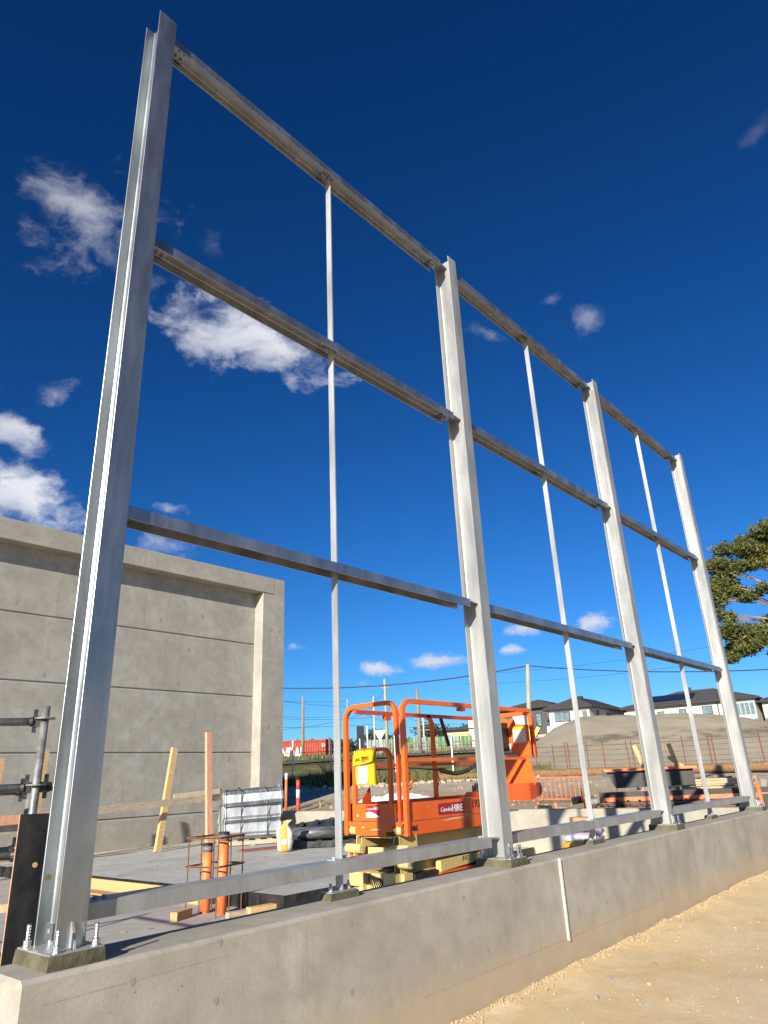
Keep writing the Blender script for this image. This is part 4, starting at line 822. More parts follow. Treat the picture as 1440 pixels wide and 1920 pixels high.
def blockwork(name, lab, x, y, z, n, rz):
    t = thing(name, lab, 'formwork', (x, y, z), rz)
    for k in range(n):
        w_, d_, h_ = .1+.25*rr3.random(), .1, .08+.2*rr3.random(); MB().obox((k*.42+.1*rr3.random(), .2*rr3.random(), h_/2), (w_, d_, h_), (.2*(rr3.random()-.5), .3*(rr3.random()-.5), rr3.random())).build('offcut', MT[rr3.choice(['black_ply', 'pine_grey', 'black_ply', 'plug', 'scaf'])], t)
        if k % 2 == 0: MB().tube([(k*.42+.15, .1, 0), (k*.42+.15, .1, .34)], .014, 5).build('starter_bar', MT['rust'], t)
        if k % 3 == 0: MB().tube([(k*.42+.3, .1, .0), (k*.42+.3, .1, .26)], .035, 8).build('pipe_stub', MT['pvc'], t)
    return t
blockwork('formwork_debris', 'broken formwork pieces and pipe stubs along the back of the far slab', 17.35, 4.55, .07, 11, radians(-67))
blockwork('formwork_debris', 'rubble of form pieces left of the far slab, below the mound', 15.0, 5.2, -.12, 5, radians(-67))
blockwork('formwork_debris', 'scraps of black form panels by the orange barrier', 14.9, 6.05, -.35, 3, radians(-67))
op = thing('marker_post', 'orange post with grey top at the right edge past the farthest column', 'post', (11.86, .18, -.8)); MB().tube([(0, 0, 0), (-.02, .03, 1.13)], .035, 12).build('post', MT['orange_plastic'], op, True); MB().tube([(-.02, .03, 1.13), (-.022, .033, 1.2)], .036, 12).build('cap', MT['pvc_grey'], op)
rb = tag(MB().tube([(0, 0, 0), (0, 0, .75)]+arc((-.12, 0, .75), .12, 0, pi/2, (1,0,0), (0,0,1))+[(-.4, .05, .87)], .010, 6).build('bent_rebar', MT['rust'], None, loc=(13.4, .75, -.45)), 'bent rusty bar behind the farthest column', 'rebar')
br = thing('crowd_barrier', 'orange tubular barrier leaning beside the lift', 'barrier', (16.55, 7.13, -.16), radians(-62))
W_ = 1.28; mb = MB().tube([(0, 0, .02), (0, .05, .60)]+arc((.06, .05, .60), .06, pi, pi/2, (1,0,0), (0,0,1), 4)+arc((W_-.06, .05, .56), .06, pi/2, 0, (1,0,0), (0,0,1), 4)+[(W_, 0, .0)], .017, 8); mb.build('barrier_frame', MT['orange_plastic'], br, True)
MB().tube([(0, .005, .10), (W_, .005, .06)], .014, 8).build('bottom_rail', MT['orange_plastic'], br, True)
for k in range(1, 10): MB().tube([(W_*k/10, .005, .08), (W_*k/10, .05, .64)], .009, 6).build('bar', MT['orange_plastic'], br)
for k in (0, 1): MB().box((-.03+k*W_, -.2, -.02), (.03+k*W_, .2, .02)).build('foot', MT['orange_plastic'], br)

# ------------------------------------------------------------------ mound, fence on it, sediment sock
def mound_mat():
    m, t, b = newmat('crushed_rock'); v = coords(t, 'World'); a = noi(t, v, .35, 6, .6); f = noi(t, v, 14, 5, .75); mid = noi(t, v, 1.6, 5, .6)
    c = mixc(t, maprange(t, a, .3, .7), (.37, .315, .225), (.44, .38, .28)); c = mixc(t, maprange(t, mid, .4, .75, 0, .35), c, (.32, .275, .205)); c = mixc(t, maprange(t, f, .5, .75, 0, .4), c, (.25, .215, .16))
    g = t.nodes.new('ShaderNodeNewGeometry'); sx = t.nodes.new('ShaderNodeSeparateXYZ'); t.links.new(g.outputs['Position'], sx.inputs[0])
    z = math_(t, 'ADD', sx.outputs[2], math_(t, 'MULTIPLY', math_(t, 'SUBTRACT', noi(t, v, .9, 6, .7), .5), 1.1))
    band = math_(t, 'MULTIPLY', math_(t, 'MULTIPLY', maprange(t, z, 1.75, 1.95), maprange(t, z, 2.35, 2.15)), math_(t, 'MULTIPLY', maprange(t, noi(t, coords(t, 'World', (1, 1, .4)), .55, 5, .7), .42, .58), maprange(t, sx.outputs[1], 14.5, 12.0)))
    c = mixc(t, math_(t, 'MULTIPLY', band, .8), c, (.15, .125, .09)); setc(t, b, c); b.inputs['Roughness'].default_value = .95; b.inputs['Specular IOR Level'].default_value = .15
    bump(t, b, math_(t, 'ADD', f, math_(t, 'MULTIPLY', mid, .5)), .7, .06); return m
crest = [(37.0, 20.0, 1.6), (37.46, 18.84, 2.41), (38.04, 17.79, 3.11), (38.79, 16.32, 3.64), (39.57, 14.64, 3.62), (40.47, 12.41, 3.55), (41.22, 10.24, 3.40), (41.75, 8.43, 3.10), (42.13, 6.93, 2.78), (42.5, 3.0, 2.4), (42.6, -4, 2.2), (42, -14, 1.8), (40, -24, .6)]
def crest_at(f):
    t = f*(len(crest)-1); k = min(int(t), len(crest)-2); g_ = t-k; g_ = g_
    return Vector(crest[k])*(1-g_)+Vector(crest[k+1])*g_
mb = MB(); NU, NV = 120, 44; vs = []
for i in range(NU+1):
    P = crest_at(i/NU); d = Vector((P.x-CAM.x, P.y-CAM.y, 0)).normalized()
    for j in range(NV+1):
        q = j/NV*2-1       # -1 near foot .. 0 crest .. 1 far foot
        D = q*(15.5 if q < 0 else 9); x, y = P.x+d.x*D, P.y+d.y*D; base = gz(x, y)-.15; e = 1-abs(q); prof3 = (e*e*(3-2*e))*.35+(1-(1-e)**1.6)*.65
        z = base+(P.z-gz(P.x, P.y)+.15)*prof3 if q < 0 else base+(P.z-gz(P.x, P.y)+.15)*prof3
        z += (.10*mnoise.noise(Vector((x*.5, y*.5, 0)))+.05*mnoise.noise(Vector((x*1.6, y*1.6, 3))))*min(1, e*4); vs.append((x, y, z))
mb.add(vs, [(i*(NV+1)+j, i*(NV+1)+j+1, (i+1)*(NV+1)+j+1, (i+1)*(NV+1)+j) for i in range(NU) for j in range(NV)])
struct(mb.build('gravel_mound', mound_mat(), smooth=True))
MT['sock'] = simple('coir_sock', (.17, .095, .045), (.26, .15, .07), .9, 0, 10, .6, 30)
P_ = [(20.6, 13.6), (22.56, 10.66), (23.47, 8.96), (24.56, 6.42), (25.51, 3.32), (26.3, -1), (26.8, -6)]; pts = []
for k in range(60):
    t = k/59*(len(P_)-1); i = min(int(t), len(P_)-2); g_ = t-i; x = P_[i][0]*(1-g_)+P_[i+1][0]*g_; y = P_[i][1]*(1-g_)+P_[i+1][1]*g_
    pts.append((x+.05*mnoise.noise(Vector((k*.5, 0, 0))), y, max(gz(x, y), .42)+.10+.03*mnoise.noise(Vector((k*.4, 3, 0)))))
tag(MB().tube(pts, [.15+.02*mnoise.noise(Vector((k*.6, 9, 0))) for k in range(60)], 10).build('sediment_sock', MT['sock'], None, True), 'long brown coir sediment sock below the gravel mound', 'sediment sock')
ft = thing('picket_fence', 'rusty star-picket fence with wire mesh in front of the mound', 'fence', (22.64, 10.52, .45))
F_ = [(22.0, 11.9), (22.64, 10.52), (23.19, 9.5), (24.07, 7.64), (24.85, 5.59), (25.55, 3.15), (26.1, 0.0), (26.5, -4)]
def fpt(t):
    i = min(int(t), len(F_)-2); g_ = t-i; x = F_[i][0]*(1-g_)+F_[i+1][0]*g_; y = F_[i][1]*(1-g_)+F_[i+1][1]*g_; return Vector((x-22.64, y-10.52, max(gz(x, y), .45)-.45))
for t in (.3, 1.0, 1.55, 1.95, 2.02, 2.35, 2.62, 3.05, 3.12, 3.9, 4.25, 4.3, 4.9, 5.4, 6.2):
    p = fpt(t); l_ = .04*mnoise.noise(Vector((t*7, 1, 1))); MB().tube([p+Vector((0, 0, -.1)), p+Vector((l_, -l_*2, 1.15+.1*mnoise.noise(Vector((t*3, 0, 0)))))], .022, 5).build('picket', MT['rust'], ft)
MT['wire'] = simple('fence_wire', (.10, .085, .07), (.16, .13, .1), .7, .4)
for zz_, r in ((1.02, .011), (.85, .006), (.68, .006), (.5, .006), (.33, .006), (.16, .006)): MB().tube([fpt(k/40*7)+Vector((0, 0, zz_+.015*mnoise.noise(Vector((k, zz_, 0))))) for k in range(41)], r, 4).build('line_wire', MT['rust' if r > .01 else 'wire'], ft)
mb = MB()
for k in range(150): p = fpt(k/150*6.8); mb.tube([p+Vector((0, 0, .1)), p+Vector((0, 0, 1.02))], .003, 3, False)
struct(mb.build('mesh_wires', MT['wire'], ft), 'stuff')
# loose gravel windrow at the far edge of the yard
mb = MB(); MT['rock'] = simple('pale_rock', (.40, .33, .235), (.56, .48, .36), .9, 0, 5, .4, 12, kind='World'); MT['pebble'] = simple('dirt_clod', (.28, .21, .13), (.44, .35, .23), .95, 0, 9, .3, 30, kind='World')
rk = random.Random(11)
for k in range(300):
    f = rk.random(); x = 17.0+(22.6-17.0)*f+.16*rk.gauss(0, 1); y = 16.2+(10.6-16.2)*f+.16*rk.gauss(0, 1); r = .03+.07*rk.random()**2; mb.ball((x, y, gz(x, y)+r*.3), r, 1, .5, 0, (1, 1, .7))
struct(mb.build('gravel_windrow', MT['rock']), 'stuff')
mb = MB()
for k in range(1500):
    x = rk.uniform(11.9, 24); y = rk.uniform(.5, 15); r = .010+.045*rk.random()**4; mb.ball((x, y, gz(x, y)+r*.3), r, 0, .5)
struct(mb.build('yard_stones', MT['pebble']), 'stuff')

# ------------------------------------------------------------------ left background: delineators, chain fence, container, poles, signs
for x, y, z0, z1, kind, lab in ((12.72, 12.72, 0, 0, 'rw', 'red and white striped delineator post beyond the cross wall'), (12.9, 13.45, 0, 0, 'o', 'thin orange delineator post beside the tall wall corner')):
    g_ = gz(x, y); d_ = thing('delineator_post', lab, 'post', (x, y, g_))
    if kind == 'rw':
        h = .78-g_
        for k, (a, b, m_) in enumerate(((0, .42, 'redtape'), (.42, .66, 'white'), (.66, .93, 'redtape'))): MB().tube([(0, 0, h*a), (0, 0, h*b-.001)], .055, 14).build('band', MT[m_], d_, True)
        MB().tube([(0, 0, h*.93), (0, 0, h*.96), (0, 0, h)], [.05, .02, .014], 10).build('tip', MT['dark'], d_)
    else:
        h = .93-g_; MB().tube([(0, 0, 0), (0, 0, h*.82)], .04, 12).build('post', MT['orange_plastic'], d_, True); MB().tube([(0, 0, h*.82), (0, 0, h)], .042, 12).build('reflector', MT['white'], d_, True)
cf_ = thing('chain_fence', 'chain-link fence with white posts along the far road', 'fence', (18.17, 19.14, .45))
FP = [(15.5, 21.6), (18.17, 19.14), (19.32, 18.07), (21.12, 16.15), (22.56, 14.32), (24.3, 12.2)]
for i, (x, y) in enumerate(FP):
    MB().tube([(x-18.17, y-19.14, gz(x, y)-.65), (x-18.17, y-19.14, gz(x, y)+1.25)], .035, 8).build('fence_post', MT['white'], cf_, True)
for z in (.1, .75, 1.22):
    mb = MB(); mb.tube([(x-18.17, y-19.14, gz(x, y)-.45+z+.0) for x, y in FP], .010, 4); mb.build('line_wire', MT['wire'], cf_)
mb = MB()
for (xa, ya), (xb, yb) in zip(FP, FP[1:]):
    A = Vector((xa-18.17, ya-19.14, gz(xa, ya)-.45)); B = Vector((xb-18.17, yb-19.14, gz(xb, yb)-.45)); n = int((B-A).length/.16)
    for k in range(n):
        for s_ in (0, 1):
            p = A+(B-A)*(k/n); q = A+(B-A)*(min(1, (k+6)/n)); a_, b_ = (p, q+Vector((0, 0, 1.2))) if s_ else (p+Vector((0, 0, 1.2)), q)
            mb.tube([a_, b_], .0022, 3, False)
struct(mb.build('chain_mesh', MT['wire'], cf_), 'stuff')
# container
MT['cont'] = simple('container_red', (.36, .055, .03), (.44, .085, .05), .6, 0, 2, .1, 10, coat=.1); 
ct = thing('shipping_container', 'rusty red corrugated shipping container beyond the far road', 'container', (53.84, 61.01, 2.85), math.atan2(57.49-61.01, 57.68-53.84))
Lc = 12.2; x0c = 5.25-Lc; mb = MB(); poly = []; n = int(Lc/.28); top_ = []
for k in range(n):
    x = x0c+k*Lc/n; w_ = Lc/n; poly += [(x, 0), (x+w_*.3, 0), (x+w_*.5, .09), (x+w_*.8, .09)]
poly += [(x0c+Lc, 0), (x0c+Lc, 2.4), (x0c, 2.4)]
mb.prism(poly, (0, 0, .14), (1,0,0), (0,1,0), (0, 0, 2.18)); mb.build('body', MT['cont'], ct)
for z in (.0, 2.32): MB().box((x0c-.02, -.03, z), (x0c+Lc+.02, 2.43, z+.14)).build('side_rail', MT['cont'], ct)
for x in (x0c-.02, x0c+Lc-.14):
    MB().box((x, -.035, 0), (x+.16, .1, 2.46)).build('corner_post', MT['cont'], ct)
t_ = text_mesh('HYUNDAI', 1.0, MT['decal_white'], 0, .03, .035); o = obj('lettering', t_, ct, (-2.42, -.02, .45), (radians(90), 0, 0)); o.scale = (1.0, 1.75, 1)
o = obj('lettering', text_mesh('EK', .5, MT['decal_white'], 0, .03, .0), ct, (4.3, -.02, 1.65), (radians(90), 0, 0))
# power poles and wires
MT['pole'] = simple('treated_pole', (.20, .165, .12), (.30, .255, .19), .9, 0, 4, .2, 20, (1, 1, .2)); MT['pole_g'] = simple('green_treated_pole', (.30, .28, .18), (.40, .37, .25), .9, 0, 4, .2, 20, (1, 1, .2)); MT['conc_pole'] = simple('pale_pole', (.42, .42, .41), (.5, .5, .5), .8)
def pole(x, y, ztop, r, mat, lab, arms=(), lean=(0, 0)):
    g_ = gz(x, y)-.2; p = thing('power_pole', lab, 'pole', (x, y, g_)); h = ztop-g_
    MB().tube([(lean[0], lean[1], 0), (lean[0]*.5, lean[1]*.5, h*.5), (0, 0, h)], [r, r*.85, r*.7], 10).build('shaft', MT[mat], p, True)
    for za, w_ in arms:
        o = MB().beam((-w_*.7, w_*.7, h-za), (w_*.7, -w_*.7, h-za), .12, .12).build('crossarm', MT['pole'], p)
        for f in (-.9, -.4, .4, .9): MB().tube([(-w_*.7*f, w_*.7*f, h-za+.06), (-w_*.7*f, w_*.7*f, h-za+.22)], .04, 6).build('insulator', MT['dark'], o)
    return p
pole(52.07, 55.9, 9.75, .19, 'pole', 'grey timber pole behind the red container')
pole(54.8, 46.0, 10.64, .19, 'pole_g', 'greenish pole with small crossarm left of the lift gate post', ((.9, .5),))
pole(45.25, 34.05, 7.62, .19, 'pole', 'brown timber pole seen through the lift guardrails')
pole(79.9, 70.4, 12.79, .17, 'conc_pole', 'pale slender pole above the lift gate', ((.3, .25),)); pole(98.6, 94.3, 15.7, .15, 'conc_pole', 'distant pale pole left of the lift', ((.3, .3),))
pole(76.9, 58.5, 8.49, .14, 'conc_pole', 'distant pole with two crossarms behind the lift rails', ((.9, 1.0), (1.7, 1.0)))
pole(46.19, 23.75, 8.45, .21, 'pole_g', 'tall greenish pole carrying the black cable beside the dark house', (), (-.25, .5))
pole(82.6, 36.6, 7.2, .12, 'pole', 'thin timber prop pole in front of the solar roof house'); pole(81.2, 43.9, 8.1, .11, 'white', 'slender white pole between the dark and white houses')
MT['cable'] = simple('black_cable', (.012, .012, .014), rough=.6)
def cable(name, lab, P, r): return tag(MB().tube(P, r, 5).build(name, MT['cable']), lab, 'cable', 'overhead wires')
def sag(a, b, s_, n=16): a, b = Vector(a), Vector(b); return [a+(b-a)*(k/n)-Vector((0, 0, s_*4*(k/n)*(1-k/n))) for k in range(n+1)]
cable('overhead_cable', 'thick black cable sagging left from the tall greenish pole', sag((46.19, 23.75, 8.35), (28.0, 49.5, 9.4), 1.35), .045)
cable('overhead_cable', 'thick black cable sagging right from the tall greenish pole', sag((46.19, 23.75, 8.35), (56.0, -14.0, 7.6), 1.7), .035)
for k, (a, b, s_) in enumerate((((40, 74, 12.3), (98.6, 94.3, 15.3), .8), ((52, 70, 11.6), (79.9, 70.4, 11.0), .4), ((48, 71, 10.2), (98.6, 94.3, 12.6), .9), ((48, 71, 9.3), (79.9, 70.4, 9.6), .6), ((44, 73, 8.0), (79.9, 70.4, 8.6), .5), ((50, 69, 6.9), (79.9, 70.4, 10.6), 1.0), ((79.9, 70.4, 12.4), (76.9, 58.5, 7.8), .5), ((98.6, 94.3, 14.9), (76.9, 58.5, 7.0), 1.0), ((76.9, 58.5, 7.6), (110, 35, 10), 1.0), ((79.9, 70.4, 10.3), (100, 50, 10.5), 1.2), ((90, 60, 14), (110, 2, 16.5), 1.5), ((90, 60, 15.5), (110, 2, 19), 1.5), ((54.8, 46.0, 9.7), (79.9, 70.4, 12.4), .5))):
    cable('thin_wire', 'thin overhead wire crossing the sky behind the lift', sag(a, b, s_, 12), .02)['group'] = 'thin far overhead wires'
sg = thing('board_sign', 'tall dark advertising board on white posts beyond the fence', 'sign', (42.26, 37.5, gz(42.26, 37.5))); hs = 4.87-gz(42.26, 37.5)
MB().obox((-.25, .22, hs-.95), (.62, .06, 1.9), (0, 0, radians(-41))).build('board', simple('sign_navy', (.015, .015, .03), rough=.5), sg)
for dx in (-.42, .22): MB().tube([(dx*.75-.0, -dx*.66, 0), (dx*.75, -dx*.66, hs if dx > 0 else hs-1.0)], .06, 8).build('sign_post', MT['white'], sg)
gw = thing('giveway_sign', 'back of a triangular give-way sign beyond the fence', 'sign', (50.58, 43.21, gz(50.58, 43.21))); hg = 5.12-gz(50.58, 43.21)
MB().prism([(-.62, 0), (.62, 0), (0, -1.05)], (0, 0, hg), (.74, -.67, 0), (0,0,1), (.02, .02, 0)).build('plate', simple('sign_back', (.55, .53, .46), rough=.6), gw); MB().tube([(.03, .03, 0), (.03, .03, hg-.1)], .04, 8).build('sign_post', MT['conc_pole'], gw)
# street lamps with curved arms
for x, y, zt, lab in ((56.0, 41.0, 6.6, 'dark curved street lamp seen through the lift rails'), (63.0, 38.5, 7.4, 'dark curved street lamp left of the second column')):
    g_ = gz(x, y); o = thing('street_lamp', lab, 'lamp', (x, y, g_)); h = zt-g_; MB().tube([(0, 0, 0), (0, 0, h-.8)]+arc((-.45, .4, h-.8), .6, 0, pi*.55, (.74, -.67, 0), (0,0,1), 8), .06, 7).build('lamp_pole', MT['dark'], o); MB().box((-.95, .45, h-.22), (-.45, .75, h-.14)).build('lamp_head', MT['conc_pole'], o)
# green screened site fence
gf = thing('screen_fence', 'grey and green mesh site fence across the far road', 'fence', (57.16, 50.85, gz(57.16, 50.85)))
MT['shade'] = simple('green_screen_cloth', (.06, .17, .06), (.20, .34, .17), .7, 0, 2.2, .3, 6, (1, 1, .3)); MT['shade_g'] = simple('grey_screen_cloth', (.16, .24, .19), (.34, .40, .37), .7, 0, 2.5, .3, 6, (1, 1, .3))
A = Vector((57.16, 50.85)); B = Vector((64.5, 42.0)); n = 9
for k in range(n):
    a = A+(B-A)*(k/n); b = A+(B-A)*((k+.97)/n); za, zb = gz(*a)+.2, gz(*b)+.2; o_ = Vector((57.16, 50.85, gz(57.16, 50.85))); seg = 8; vs = []
    for q in range(seg+1):
        p = a+(b-a)*(q/seg); z_ = za+(zb-za)*q/seg; off = .06*sin(q*2.4+k); vs += [Vector((p.x+off, p.y+off, z_))-o_, Vector((p.x+off, p.y+off, z_+1.55))-o_]
    MB().add(vs, [(2*q, 2*q+2, 2*q+3, 2*q+1) for q in range(seg)]).build('screen_panel', MT['shade_g' if k in (0, 1, 4, 7) else 'shade'], gf, False, None, False)
    MB().tube([Vector((a.x, a.y, za-.2))-o_, Vector((a.x, a.y, za+1.7))-o_], .04, 6).build('fence_post', MT['conc_pole'], gf)
gr = thing('guard_rail', 'long low timber road barrier in front of the green fence', 'barrier', (50, 44, gz(50, 44)))
for a, b in (((50.8, 42.2), (57, 37.5)), ((57.2, 37.3), (70, 27)), ((70.2, 26.8), (80, 17))):
    MB().beam((a[0]-50, a[1]-44, gz(*a)-gz(50, 44)+1.05), (b[0]-50, b[1]-44, gz(*b)-gz(50, 44)+1.05), .1, .16).build('rail', MT['pole'], gr)
    for k in range(4): x = a[0]+(b[0]-a[0])*k/4; y = a[1]+(b[1]-a[1])*k/4; MB().box((x-50-.08, y-44-.08, gz(x, y)-gz(50, 44)-.1), (x-50+.08, y-44+.08, gz(x, y)-gz(50, 44)+1.15)).build('rail_post', MT['pole'], gr)

# ------------------------------------------------------------------ houses along the skyline
def hmat(n, c, c2=None, rough=.7, **k): return simple(n, c, c2, rough, kind='World', **k)
MT['h_white'] = hmat('render_white', (.66, .63, .56), (.72, .69, .62)); MT['h_dark'] = hmat('render_charcoal', (.06, .06, .065), (.085, .085, .085)); MT['h_tan'] = hmat('render_tan', (.40, .34, .26), (.46, .40, .31))
MT['h_brick'] = hmat('face_brick', (.20, .085, .05), (.30, .14, .085), .9, scale=9); MT['roof_dk'] = hmat('roof_tile_charcoal', (.05, .049, .05), (.075, .072, .072), .75); MT['roof_tan'] = hmat('roof_tile_tan', (.36, .29, .25), (.44, .36, .31), .8)
MT['glass'] = simple('window_glass', (.10, .15, .17), (.2, .27, .29), .12); MT['frame_dk'] = simple('window_frame', (.02, .02, .02), rough=.5); MT['solar'] = simple('solar_panel', (.008, .009, .02), (.014, .016, .03), .2)
MT['h_board'] = None
def board_mat(name, c):
    m, t, b = newmat(name); v = coords(t, 'Object'); sx = t.nodes.new('ShaderNodeSeparateXYZ'); t.links.new(v, sx.inputs[0]); f = math_(t, 'FRACT', math_(t, 'MULTIPLY', sx.outputs[2], 4.2))
    setc(t, b, mixc(t, maprange(t, f, .1, .0), c, tuple(x*.55 for x in c))); b.inputs['Roughness'].default_value = .7; bump(t, b, f, .5, .03); return m
MT['h_grey'] = board_mat('weatherboard_grey', (.42, .43, .44)); MT['h_cream'] = board_mat('weatherboard_cream', (.62, .60, .54))
def house(label, org, rz, W_, D_, eave, ridge, wall, roof, wins=(), extra=(), z0=None, side=None, oh=.6, hipl=True):
    x, y = org; g_ = gz(x, y)-.6 if z0 is None else z0; h = thing('house', label, 'house', (x, y, g_), rz); e = eave-g_; r = ridge-g_
    if side:
        MB().box((0, 0, 0), (W_, .25, e)).build('front_wall', MT[wall], h); MB().box((0, .252, 0), (W_, D_, e-.002)).build('side_wall', MT[side], h)
    else: MB().box((0, 0, 0), (W_, D_, e)).build('wall', MT[wall], h)
    hip = min(W_, D_)/2+oh; a, b, c, d = (-oh, -oh), (W_+oh, -oh), (W_+oh, D_+oh), (-oh, D_+oh)
    if W_ >= D_: r1, r2 = (-oh+hip, D_/2), (W_+oh-hip, D_/2)
    else: r1, r2 = (W_/2, -oh+hip), (W_/2, D_+oh-hip)
    V = [(*a, e+.15), (*b, e+.15), (*c, e+.15), (*d, e+.15), (*r1, r), (*r2, r)]
    fs = [(0,1,5,4), (1,2,5), (2,3,4,5), (3,0,4)] if W_ >= D_ else [(0,1,4), (1,2,5,4), (2,3,5), (3,0,4,5)]
    ro = MB().add(V+[(*a, e-.02), (*b, e-.02), (*c, e-.02), (*d, e-.02)], fs+[(6,7,1,0), (7,8,2,1), (8,9,3,2), (9,6,0,3), (9,8,7,6)]).build('roof', MT[roof], h)
    mb = MB()
    for p, q in ((V[0], V[4]), (V[1], V[4] if W_ < D_ else V[5]), (V[2], V[5]), (V[3], V[4] if W_ >= D_ else V[5]), (V[4], V[5])): mb.tube([p, q], .09, 5)
    mb.build('ridge_cap', MT[roof], ro)
    mb = MB(); n = max(3, int((r-e)/.28))     # tile courses: thin proud steps
    for k in range(1, n):
        f = k/n
        for (p, q, s1, s2) in ((V[0], V[1], V[4], V[5] if W_ >= D_ else V[4]), (V[1], V[2], V[5] if W_ >= D_ else V[4], V[5])):
            A = Vector(p)*(1-f)+Vector(s1)*f; B = Vector(q)*(1-f)+Vector(s2)*f
            if (B-A).length > .3: mb.beam(A+Vector((0, 0, .02)), B+Vector((0, 0, .02)), .10, .035)
    struct(mb.build('tile_course', MT[roof], ro), 'stuff')
    MB().tube([(-oh, -oh, e+.02), (W_+oh, -oh, e+.02), (W_+oh, D_+oh, e+.02)], .08, 5).build('gutter', MT['frame_dk'], h)
    for face, u, z, w_, hh in wins:
        zz_ = z-g_
        if face == 'f': fr = MB().box((u, -.06, zz_), (u+w_, .04, zz_+hh)).build('window', MT['frame_dk'], h); P = [(u+.07+(w_-.14)*k/3, u+.07+(w_-.14)*(k+.93)/3) for k in range(3)] if w_ > 1.5 else [(u+.07, u+w_-.07)]
        else: fr = MB().box((W_-.04, u, zz_), (W_+.06, u+w_, zz_+hh)).build('window', MT['frame_dk'], h); P = [(u+.07+(w_-.14)*k/2, u+.07+(w_-.14)*(k+.93)/2) for k in range(2)] if w_ > 1.1 else [(u+.07, u+w_-.07)]
        for p0, p1 in P:
            if face == 'f': MB().box((p0, -.075, zz_+.08), (p1, -.062, zz_+hh-.08)).build('pane', MT['glass'], fr)
            else: MB().box((W_+.062, p0, zz_+.08), (W_+.075, p1, zz_+hh-.08)).build('pane', MT['glass'], fr)
    for nm, p, q, m_ in extra: MB().box((p[0], p[1], p[2]-g_), (q[0], q[1], q[2]-g_)).build(nm, MT[m_], h)
    return h
RZ = radians(-85)
house('dark grey two-storey house left of the white house', (84.0, 49.6), RZ, 7.0, 10, 8.75, 10.15, 'h_dark', 'roof_dk', (('f', .8, 6.6, 1.6, 1.3), ('f', 4.6, 6.4, .8, 1.7), ('f', 3.2, 6.8, .7, 1.2)), (('porch', (2.4, -1.2, 3.0), (6.4, -.01, 5.3), 'h_tan'), ('garage_door', (3.0, -1.28, 3.0), (5.6, -1.21, 4.9), 'frame_dk')))
house('white and grey two-storey house with brick panels beside the mound', (82.1, 41.8), RZ, 5.4, 13.5, 8.05, 9.65, 'h_white', 'roof_dk', (('f', .75, 6.55, 2.1, 1.2), ('f', 4.5, 6.0, .55, 1.7), ('s', 2.6, 6.5, .8, 1.3), ('s', 6.2, 5.4, 1.2, 2.2)), (('balcony_block', (-.1, -.9, 4.5), (3.2, -.02, 6.1), 'h_white'), ('brick_panel', (3.22, -.8, 4.2), (4.3, -.02, 6.3), 'h_brick'), ('brick_surround', (.7, -.95, 3.0), (2.7, -.91, 4.3), 'h_brick'), ('lower_window', (1.0, -.99, 3.2), (2.4, -.955, 4.0), 'glass'), ('brick_panel', (5.45, 1.2, 5.2), (5.95, 2.8, 6.6), 'h_brick'), ('vent', (2.2, 5, 9.55), (2.8, 5.5, 10.0), 'frame_dk')), side='h_grey')
house('dark hip roof with solar panels between the white houses', (101.0, 41.2), RZ, 7.5, 9, 8.6, 9.9, 'h_white', 'roof_dk', (('f', 1.5, 7.0, 1.2, 1.0),), (('vent', (3.2, 3.4, 9.6), (3.7, 3.9, 10.2), 'frame_dk'),))
hd = house('long cream weatherboard house with black solar panels on the roof', (90.4, 34.9), RZ, 15.5, 11, 7.85, 9.95, 'h_cream', 'roof_dk', (('f', 3.9, 6.2, .9, 1.1), ('f', 9.4, 6.5, 1.2, 1.0), ('f', 6.6, 6.3, .9, 1.1)), (('grey_wing', (13.2, -.5, 3.2), (15.5, -.02, 7.6), 'h_grey'), ('vent', (6.8, 5.2, 9.7), (7.3, 5.6, 10.4), 'frame_dk'), ('downpipe', (11.2, -.1, 3.2), (11.32, -.01, 7.8), 'frame_dk')))
hz0_ = gz(90.4, 34.9)-.6
for k in range(5): MB().obox((2.6+k*1.25, 2.1, 8.92-hz0_+.18), (1.2, 2.6, .05), (math.atan2(2.0, 6.1), 0, 0)).build('solar_panel', MT['solar'], hd)
for k in range(4): MB().box((13.35+k*.52, -.56, 6.1-hz0_), (13.75+k*.52, -.51, 7.4-hz0_)).build('window', MT['glass'], hd)
house('white house with dark grey box balcony at the right skyline', (92.2, 18.9), RZ, 8.5, 10, 7.35, 8.95, 'h_white', 'roof_dk', (('f', 1.6, 6.0, 1.6, 1.0), ('f', 6.6, 5.8, 1.5, 1.2)), (('balcony_box', (.6, -1.4, 3.6), (3.6, -.02, 5.9), 'h_dark'), ('brick_panel', (4.2, -.3, 3.4), (5.6, -.02, 4.9), 'h_brick'), ('white_pier', (5.7, -.5, 3.4), (6.3, -.02, 5.2), 'h_white')))
house('pale tan roofed house behind the far right houses', (108, 22.5), RZ, 16, 10, 7.6, 9.6, 'h_white', 'roof_tan')
house('half-built tan house behind the lift guardrail', (79.2, 56.8), radians(-62), 9.5, 9, 6.6, 7.3, 'h_tan', 'roof_dk', (('f', 2.6, 4.9, 1.6, 1.1), ('f', .6, 4.7, 1.2, 1.3)), (('white_portal', (3.6, -.6, 6.0), (7.0, -.02, 7.9), 'h_white'), ('portal_leg', (3.7, -.5, 3.4), (4.3, -.02, 5.98), 'h_white'), ('brick_pier', (5.2, -.9, 3.4), (5.8, -.62, 8.4), 'h_brick'), ('yellow_insulation', (1.0, -.08, 5.0), (3.4, -.02, 6.1), 'warn'), ('upper_storey', (5.2, 1, 7.0), (9.4, 8, 9.0), 'h_brick'), ('blue_wrap', (.4, -1.2, 3.6), (2.0, -.9, 4.6), 'blue')))
